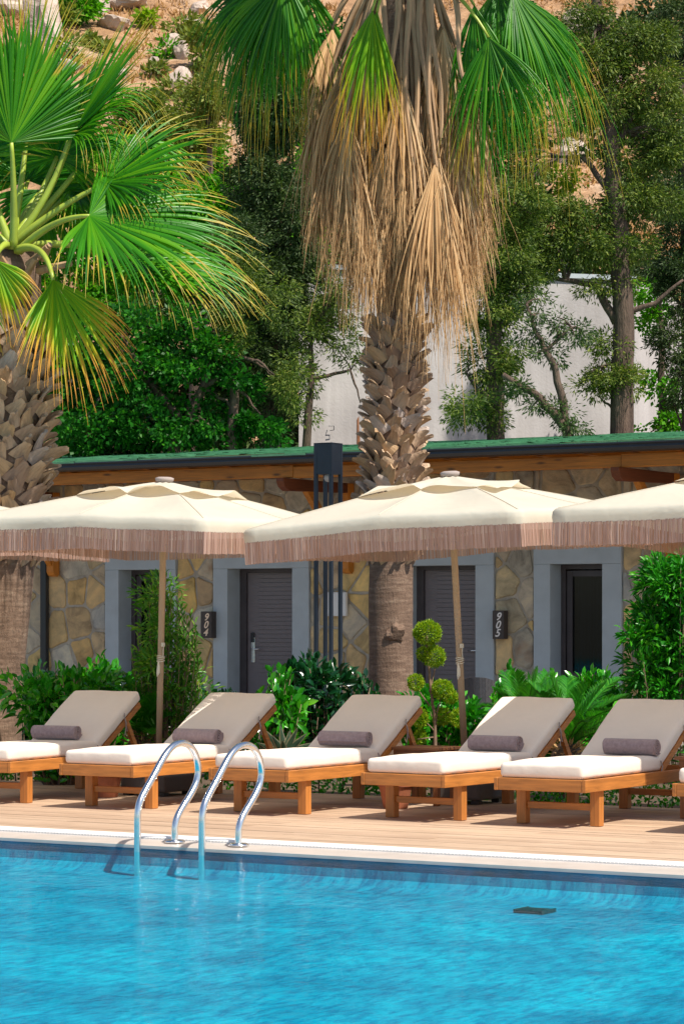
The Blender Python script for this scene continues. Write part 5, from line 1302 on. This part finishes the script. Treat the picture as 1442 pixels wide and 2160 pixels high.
# ------------------------------------------------------------------ umbrellas
HS = 1.088
def edge_pt(phi):
    c, s = math.cos(phi), math.sin(phi); m = max(abs(c), abs(s)); return c / m * HS, s / m * HS
def make_umbrella(seed):
    root = bpy.data.objects.new('parasol', None); col.objects.link(root)
    ZE, RM, RC = 2.095, .285, .318          # edge height datum, rise at mid rib and corner rib
    apex = ZE + RM
    mb = MB(); NP = 128; NR = 16
    def surf(phi, t):
        ex, ey = edge_pt(phi); k = (phi / (math.pi / 4)) % 1.0; rib = int(round(phi / (math.pi / 4)))
        sag = math.sin(math.pi * k) ** 1.0
        m = abs(math.hypot(ex, ey) - HS) / (HS * .4142)
        ze = apex - (RM + (RC - RM) * m * 1.0) - .010 * sag
        inn = 1 - .018 * sag
        z = apex + (ze - apex) * (t ** 1.12) - .035 * sag * math.sin(math.pi * t)
        z += .006 * noise.noise(Vector((ex * t * 3, ey * t * 3, seed)))
        return Vector((ex * t * (1 - (1 - inn) * t), ey * t * (1 - (1 - inn) * t), z))
    rows = []
    for i in range(NP):
        phi = 2 * math.pi * i / NP; r = []
        for j in range(NR + 1):
            r.append(surf(phi, .03 + .97 * j / NR))
        e = r[-1]; out = Vector((e.x, e.y, 0)).normalized(); wv = .010 * noise.noise(Vector((e.x * 3, e.y * 3, seed + 3)))
        r.append(e + out * (.022 + wv * .5) - UP * .022); r.append(e + out * (.026 + wv) - UP * .06); r.append(e + out * (.020 + wv * 1.4) - UP * .098)
        rows.append(r)
    nr = len(rows[0])
    for r in rows: mb.v += [tuple(p) for p in r]
    for i in range(NP):
        for j in range(nr - 1):
            a = i * nr + j; b = ((i + 1) % NP) * nr + j; mb.f.append((a, a + 1, b + 1, b)); mb.mi.append(0)
    can = mb.build('canopy', M['canopy'], root, local=True, smooth=True)
    # fringe: hanging threads
    fr_ = MB(); rnd = random.Random(seed); FL = .155
    low = [r[-1] for r in rows]
    for i in range(NP):
        a, b = low[i], low[(i + 1) % NP]; n = max(1, int((b - a).length / .009))
        for k in range(n):
            p = a.lerp(b, (k + .02) / n); q = a.lerp(b, (k + .97) / n); o_ = Vector((p.x, p.y, 0)).normalized() * rnd.uniform(-.003, .003)
            l = FL * rnd.uniform(.975, 1.015); sw = (b - a).normalized() * rnd.uniform(-.0025, .0025)
            n0 = len(fr_.v); fr_.v += [tuple(p + o_ + UP * .004), tuple(q + o_ + UP * .004), tuple(q + o_ * 2.0 + sw - UP * l * .5), tuple(p + o_ * 2.0 + sw - UP * l * .5), tuple(q + o_ * 1.2 + sw * 1.6 - UP * l), tuple(p + o_ * 1.2 + sw * 1.6 - UP * l)]
            fr_.f += [(n0, n0 + 1, n0 + 2, n0 + 3), (n0 + 3, n0 + 2, n0 + 4, n0 + 5)]; fr_.mi += [0, 0]
    f = fr_.build('fringe', M['fringe'], root, local=True, kind='stuff')
    # vent flap
    mb = MB(); NV = 96; VR = 6; rr = .40
    for i in range(NV):
        phi = 2 * math.pi * i / NV; ex, ey = edge_pt(phi); k = (phi / (math.pi / 4)) % 1.0; lift = math.sin(math.pi * k)
        for j in range(VR + 1):
            t = j / VR; s_ = .03 + (rr + .03 * math.sin(phi * 3 + seed) + .02 * math.sin(phi * 8)) * t
            p = surf(phi, s_); lf = (.012 + (.065 + .03 * math.sin(phi * 1.5 + seed)) * lift * t ** 1.8 + .03 * t * noise.noise(Vector((math.cos(phi) * 3, math.sin(phi) * 3, seed))))
            mb.v.append((p.x, p.y, p.z + lf))
    for i in range(NV):
        for j in range(VR):
            a = i * (VR + 1) + j; b = ((i + 1) % NV) * (VR + 1) + j; mb.f.append((a, a + 1, b + 1, b)); mb.mi.append(0)
    mb.build('vent_flap', M['canopy'], root, local=True, smooth=True)
    mb = MB(); mb.lathe([(0, .03), (.05, .03), (.072, .022), (.068, .0), (.03, -.02)], 18, (0, 0, apex + .012)); mb.build('cap', M['strap'], root, local=True, smooth=True)
    mb = MB(); mb.tube([(0, 0, .1), (0, 0, apex - .01)], .0245, 16); mb.build('pole', M['pole'], root, local=True, smooth=True)
    for k in range(8):
        phi = k * math.pi / 4; mb = MB(); pr_ = [surf(phi, t) for t in [.36 + .63 * q / 10 for q in range(11)]]
        mb.tube([p + UP * .0015 for p in pr_], .0032, 5); mb.build('seam', M['canopy'], can, local=True)
    for k in range(8):
        phi = k * math.pi / 4 + .001; mb = MB(); mb.tube([surf(phi, .05) - UP * .03, surf(phi, .5) - UP * .022, surf(phi, .985) - UP * .016], .010, 6); mb.build('rib', M['pole'], root, local=True)
        p = surf(phi, .5); mb = MB(); mb.tube([(p.x * .06, p.y * .06, apex - .42), p - UP * .03], .008, 6); mb.build('strut', M['pole'], root, local=True)
    mb = MB(); mb.lathe([(.024, -.05), (.045, -.045), (.045, .03), (.026, .04)], 14, (0, 0, apex - .42)); mb.build('runner', M['pole'], root, local=True, smooth=True)
    mb = MB()
    for q in range(4):
        mb.tube([(.028 * math.cos(a), .028 * math.sin(a), 1.02 + q * .011 + .006 * math.sin(a + q)) for a in [2 * math.pi * z / 16 for z in range(17)]], .0035, 5, cap=False)
    mb.tube([(.03, -.012, 1.06), (.034, -.02, 1.10), (.036, -.014, 1.15)], .0035, 5); mb.box((.024, -.034, 1.13), (.046, -.014, 1.16))
    mb.tube([(.0, -.03, 1.02), (.008, -.038, .98), (.004, -.036, .93), (-.006, -.034, .90)], [.004, .012, .014, .003], 6)
    mb.build('cord', M['cord'], root, local=True)
    mb = MB(); mb.box((-.205, -.205, .03), (.205, .205, .16)); bs_ = mb.build('base', M['plastic'], root, local=True, bevel=.018)
    for sx in (-1, 1):
        for sy in (-1, 1):
            mb = MB(); mb.box((sx * .16 - .03, sy * .16 - .03, .001), (sx * .16 + .03, sy * .16 + .03, .029)); mb.build('foot', M['gutter'], bs_, local=True)
    mb = MB(); mb.lathe([(.03, .151), (.045, .155), (.04, .3), (.028, .31)], 14); mb.build('pole_socket', M['plastic'], root, local=True, smooth=True)
    return root
UM = [(333, 16.50, 1.2, 1.0, 'left white fringed parasol in front of the sign of room 904'),
      (985, 16.98, -3.0, 1.0, 'middle white fringed parasol, tilting left, in front of the palm trunk'),
      (1616, 16.95, .6, 1.0, 'right white fringed parasol cut off by the right edge'),
      (-172, 16.5, 0, 1.0, 'white fringed parasol beyond the left one, behind the leaning palm')]
for i, (u, y, tilt, rz, lb) in enumerate(UM):
    p = at_y(u, 1303, y); r = make_umbrella(i + 1.0)
    q = Quaternion(CF, R(tilt)) @ Quaternion(UP, R(rz))
    r.rotation_mode = 'QUATERNION'; r.rotation_quaternion = q; r.location = (p.x, p.y, 0.0)
    tag(r, lb, 'parasol', 'fringed parasols over the loungers')
    # keep the weighted base level
    for ch in [o for o in bpy.data.objects if o.parent == r and o.name.split('.')[0] in ('base', 'pole_socket')]:
        ch.rotation_mode = 'QUATERNION'; ch.rotation_quaternion = q.inverted() @ Quaternion(UP, R(rz))

# ------------------------------------------------------------------ loungers
def cushion(name, lo, hi, mat, root, bev=.028, puff=.012, matrix=None):
    mb = MB(); nx_, ny = 8, 14
    V = {}; (x0, y0, z0), (x1, y1, z1) = lo, hi
    import bmesh
    mb.box(lo, hi)
    o = mb.build(name, mat, root, local=True)
    bm = bmesh.new(); bm.from_mesh(o.data)
    bmesh.ops.subdivide_edges(bm, edges=[e for e in bm.edges if e.calc_length() > .3], cuts=9, use_grid_fill=True)
    for v in bm.verts:
        fx = 1 - ((v.co.x - (x0 + x1) / 2) / ((x1 - x0) / 2)) ** 2; fy = 1 - ((v.co.y - (y0 + y1) / 2) / ((y1 - y0) / 2)) ** 4
        n = noise.noise(Vector((v.co.x * 5, v.co.y * 5, 1.3))) * .5 + noise.noise(Vector((v.co.x * 14, v.co.y * 9, 4))) * .22
        if v.co.z > (z0 + z1) / 2: v.co.z += puff * (max(0, fx) * max(0, fy)) ** .5 + n * puff * 1.5
        e = noise.noise(Vector((v.co.x * 9, v.co.y * 9, 7))) * .005
        if fx < .02: v.co.x += e
        if fy < .02: v.co.y += e
    if matrix is not None: bm.transform(matrix)
    bm.to_mesh(o.data); bm.free(); o.data.polygons.foreach_set('use_smooth', [True] * len(o.data.polygons))
    b = o.modifiers.new('bevel', 'BEVEL'); b.width = bev; b.segments = 4; b.limit_method = 'ANGLE'; b.angle_limit = R(50)
    return o
AL = R(31)
def make_lounger():
    root = bpy.data.objects.new('sun_lounger', None); col.objects.link(root)
    def bx_(name, lo, hi, m, bev=.004):
        mb = MB(); mb.box(lo, hi); return mb.build(name, m, root, local=True, bevel=bev)
    W = .33; zt = .313; zb = .232; LEN = 1.98
    bx_('side_rail', (-W, 0, zb), (-W + .028, LEN, zt), M['teak_y']); bx_('side_rail', (W - .028, 0, zb), (W, LEN, zt), M['teak_y'])
    bx_('end_rail', (-W + .0285, .002, zb + .001), (W - .0285, .030, zt - .001), M['teak_x']); bx_('end_rail', (-W + .0285, LEN - .03, zb + .001), (W - .0285, LEN - .002, zt - .001), M['teak_x'])
    for sx in (-1, 1):
        for yy in (.26, 1.82):
            x_ = sx * (W - .029 - .034); bx_('leg', (x_ - .034, yy, 0), (x_ + .034, yy + .068, zt - .02), M['teak_z'])
    for yy in (.26, 1.82): bx_('stretcher', (-W + .0975, yy + .02, .10), (W - .0975, yy + .045, .145), M['teak_x'])
    for k in range(8): bx_('slat', (-W + .029, .06 + k * .15, zt - .022), (W - .029, .06 + k * .15 + .09, zt - .004), M['teak_x'], .002)
    hy = 1.235; Mx = Matrix.Translation((0, hy, zt - .002)) @ Matrix.Rotation(AL, 4, 'X')
    mb = MB()
    for sx in (-1, 1): mb.box((sx * (W - .055) - .022, 0, -.022), (sx * (W - .055) + .022, .70, .022), Mx)
    mb.box((-W + .078, .66, -.018), (W - .078, .70, .018), Mx); bf = mb.build('backrest_frame', M['teak_y'], root, local=True, bevel=.003)
    for k in range(5):
        mb = MB(); mb.box((-W + .079, .03 + k * .125, -.008), (W - .079, .11 + k * .125, .012), Mx); mb.build('slat', M['teak_x'], bf, local=True)
    e = Mx @ Vector((0, .48, -.02))
    for sx in (-1, 1):
        mb = MB(); mb.prism([(sx * (W - .055) - .014, e.y - .02, e.z), (sx * (W - .055) - .014, e.y + .02, e.z + .01), (sx * (W - .055) - .014, 1.87, zt - .05), (sx * (W - .055) - .014, 1.82, zt - .05)], (1, 0, 0), .028); mb.build('backrest_prop', M['teak_y'], root, local=True)
    seat = cushion('seat_cushion', (-.30, .02, zt + .001), (.30, hy + .005, zt + .098), M['cushion'], root)
    back = cushion('back_cushion', (-.30, -.01, .024), (.30, .735, .112), M['cushion'], root, matrix=Mx)
    for sx in (-1, 1):
        p = Mx @ Vector((sx * .305, .44, .05)); q = Mx @ Vector((sx * .312, .40, -.03)); mb = MB()
        mb.tube([p + UP * .03, p, p.lerp(q, .5) + Vector((sx * .012, 0, 0)), q, q + Vector((0, -.01, -.05))], .004, 5); mb.tube([p, q + Vector((0, .025, -.02))], .0035, 5)
        mb.build('tie', M['strap'], back, local=True)
        mb = MB(); mb.tube([(sx * .303, hy - .03, zt + .07), (sx * .312, hy - .02, zt + .03), (sx * .308, hy - .035, zt - .01)], .004, 5); mb.build('tie', M['strap'], seat, local=True)
    return root
lo = make_lounger(); index_kids()
LX = [(-12.32, 14.94), (-11.24, 14.98), (-10.03, 15.09), (-8.86, 15.17), (-7.85, 15.18), (-6.60, 15.20)]
LLAB = ['teak sun lounger at the left edge, its foot end cut off', 'teak sun lounger behind the left pool ladder rail, a light stripe over its backrest',
        'teak sun lounger in front of the lamp column and the middle palm', 'teak sun lounger right of the slatted table, under the tilting parasol',
        'teak sun lounger left of the one cut off at the right edge', 'teak sun lounger cut off at the right edge, only a corner showing']
for i, (x, y) in enumerate(LX):
    o = lo if i == 0 else copy_tree(lo)
    o.location = (x, y, .001); o.rotation_euler.z = R((4.5, -.8, -.6, -2.0, .3, 0)[i]); tag(o, LLAB[i], 'sun lounger', 'teak sun loungers in a row on the deck')
# towels
def towel_mesh(seed):
    rnd = random.Random(seed); mb = MB(); turns = 3.6; n = 110; L = .39; th = .0075; X = [-L / 2, -L / 2 + .012, -L / 6, L / 6, L / 2 - .012, L / 2]
    prof = []
    for k in range(n + 1):
        a = turns * 2 * math.pi * k / n; r = .008 + .0535 * (k / n) ** .9
        prof.append((math.cos(a + 2.2) * r * 1.05, math.sin(a + 2.2) * r * .96, a))
    for side in (0, 1):
        for xi, x in enumerate(X):
            for k, (py, pz_, a) in enumerate(prof):
                r = math.hypot(py, pz_); sc_ = (r - th * side) / r if r > th * 1.05 else .3
                e = .0022 * noise.noise(Vector((x * 20, a * 2, seed))) * (k / n); jx = (.006 * noise.noise(Vector((a * .8, seed, 0)))) if xi in (0, 5) else 0
                sq = .985 if xi in (0, 5) else 1
                mb.v.append((x + jx, py * sc_ * sq + e, pz_ * sc_ * sq + e))
    m_ = n + 1; T_ = len(X) * m_
    for xi in range(len(X) - 1):
        for k in range(n):
            a = xi * m_ + k; mb.f.append((a, a + 1, a + m_ + 1, a + m_)); mb.f.append((T_ + a + 1, T_ + a, T_ + a + m_, T_ + a + m_ + 1)); mb.mi += [0, 0]
    for xi in (0, len(X) - 1):
        for k in range(n):
            a = xi * m_ + k; mb.f.append((a, a + 1, T_ + a + 1, T_ + a)); mb.mi.append(0)
    for xi in range(len(X) - 1):
        a = xi * m_ + n; mb.f.append((a, a + m_, T_ + a + m_, T_ + a)); mb.mi.append(0)
    return mb.mesh('rolled_towel', M['towel'], True)
TO = [-.14, .06, .06, .07, .10, .05]; TL = ['taupe rolled towel on the leftmost lounger', 'taupe rolled towel behind the arch of the pool ladder, partly in sun', 'taupe rolled towel with a loose folded edge, in front of the lamp column',
      'taupe rolled towel right of the slatted table', 'taupe rolled towel on the lounger left of the cut off one', 'taupe rolled towel on the lounger at the right edge']
for i, (x, y) in enumerate(LX[:5]):
    o = add_mesh('rolled_towel', towel_mesh(i + 1)); o.location = (x + TO[i], y + 1.165, .4105 + .001 + .066); o.rotation_euler = (R((0, 40, -150, 15, -30)[i]), 0, R((5, -3, 4, -2, -2)[i])); tag(o, TL[i], 'towel', 'rolled towels on the loungers')

# side tables
def table(x, y, label):
    root = empty('side_table', (x, y, 0), label, 'table', 'slatted side tables between the loungers'); H = .418; w, d = .205, .185
    for k in range(6):
        mb = MB(); yy = -d + k * (2 * d / 6); mb.box((-w, yy + .002, H - .02), (w, yy + 2 * d / 6 - .004, H)); mb.build('slat', M['table_x'], root, local=True, bevel=.003)
    for sy in (-1, 1): mb = MB(); mb.box((-w + .03, sy * (d - .03) - .01, H - .065), (w - .03, sy * (d - .03) + .01, H - .0205)); mb.build('apron', M['table_x'], root, local=True)
    for sx in (-1, 1):
        for sy in (-1, 1): mb = MB(); mb.box((sx * (w - .045) - .02, sy * (d - .062) - .02, 0), (sx * (w - .045) + .02, sy * (d - .062) + .02, H - .0205)); mb.build('leg', M['table_z'], root, local=True, bevel=.003)
table(-9.535, 16.66, 'dark slatted teak side table left of the tilting parasol pole')
table(-7.22, 16.5, 'dark slatted teak side table at the right edge, mostly hidden')
# terracotta pots
for (u, v, lb) in ((224, 1684, 'terracotta pot behind the front legs of the lounger left of the ladder'), (834, 1708, 'terracotta pot behind the front legs of the lounger under the tilting parasol')):
    Z = EYE * FPX / (v - 1303) ; p = at_d(u, v, Z + .12); root = empty('terracotta_pot', (p.x, p.y, 0), lb, 'pot', 'terracotta pots under the loungers')
    mb = MB(); mb.lathe([(0, .001), (.085, .001), (.118, .155), (.104, .155), (.08, .03), (0, .03)], 26); mb.build('pot_body', M['terracotta'], root, local=True, smooth=False)
    mb = MB(); mb.lathe([(.116, .156), (.130, .158), (.133, .20), (.126, .205), (.110, .203), (.106, .156)], 26); mb.build('pot_rim', M['terracotta'], root, local=True)

# ------------------------------------------------------------------ pool ladder rails
def rail(xr, base_u, scale_v, label):
    raw = [(200, 2200), (200, 1500), (200, 1000), (200, 820), (203, 700), (220, 610), (262, 520), (330, 400), (400, 270), (450, 190), (500, 138), (555, 113), (610, 118), (655, 150), (690, 215), (708, 290), (712, 360), (700, 430), (672, 500), (630, 575), (580, 655), (540, 730), (520, 800), (515, 870), (515, 940)]
    pts = []
    for cx, cy in raw:
        u = cx / 4.005 + 240; v = cy / 4.005 + 1540; p = at_x(u, v, -9.21)
        pts.append(Vector((xr, p.y, p.z)))
    y0 = pts[3].y
    for i in range(3): pts[i].y = y0
    pts[0].z = -.22; pts[1].z = -.12; pts[2].z = -.05
    # resample smoothly
    def cr(p0, p1, p2, p3, t): return .5 * ((2 * p1) + (-p0 + p2) * t + (2 * p0 - 5 * p1 + 4 * p2 - p3) * t * t + (-p0 + 3 * p1 - 3 * p2 + p3) * t ** 3)
    path = []
    for i in range(len(pts) - 1):
        for k in range(4): path.append(cr(pts[max(i - 1, 0)], pts[i], pts[i + 1], pts[min(i + 2, len(pts) - 1)], k / 4))
    path.append(pts[-1]); path[-1].z = .0
    mb = MB(); mb.tube(path, .0212, 18); mb.build('rail', M['steel'], lad, smooth=True)
    e = path[-1]; mb = MB(); mb.lathe([(.022, .016), (.05, .014), (.062, .006), (.063, .0005), (.0, .0005)], 24, (e.x, e.y, 0)); mb.build('flange', M['steel'], lad, smooth=True)
lad = empty('pool_ladder', (-8.98, 13.12, 0), 'stainless steel pool ladder with two curved handrails dipping into the water', 'pool ladder')
rail(-9.21, 0, 0, ''); rail(-8.75, 0, 0, '')
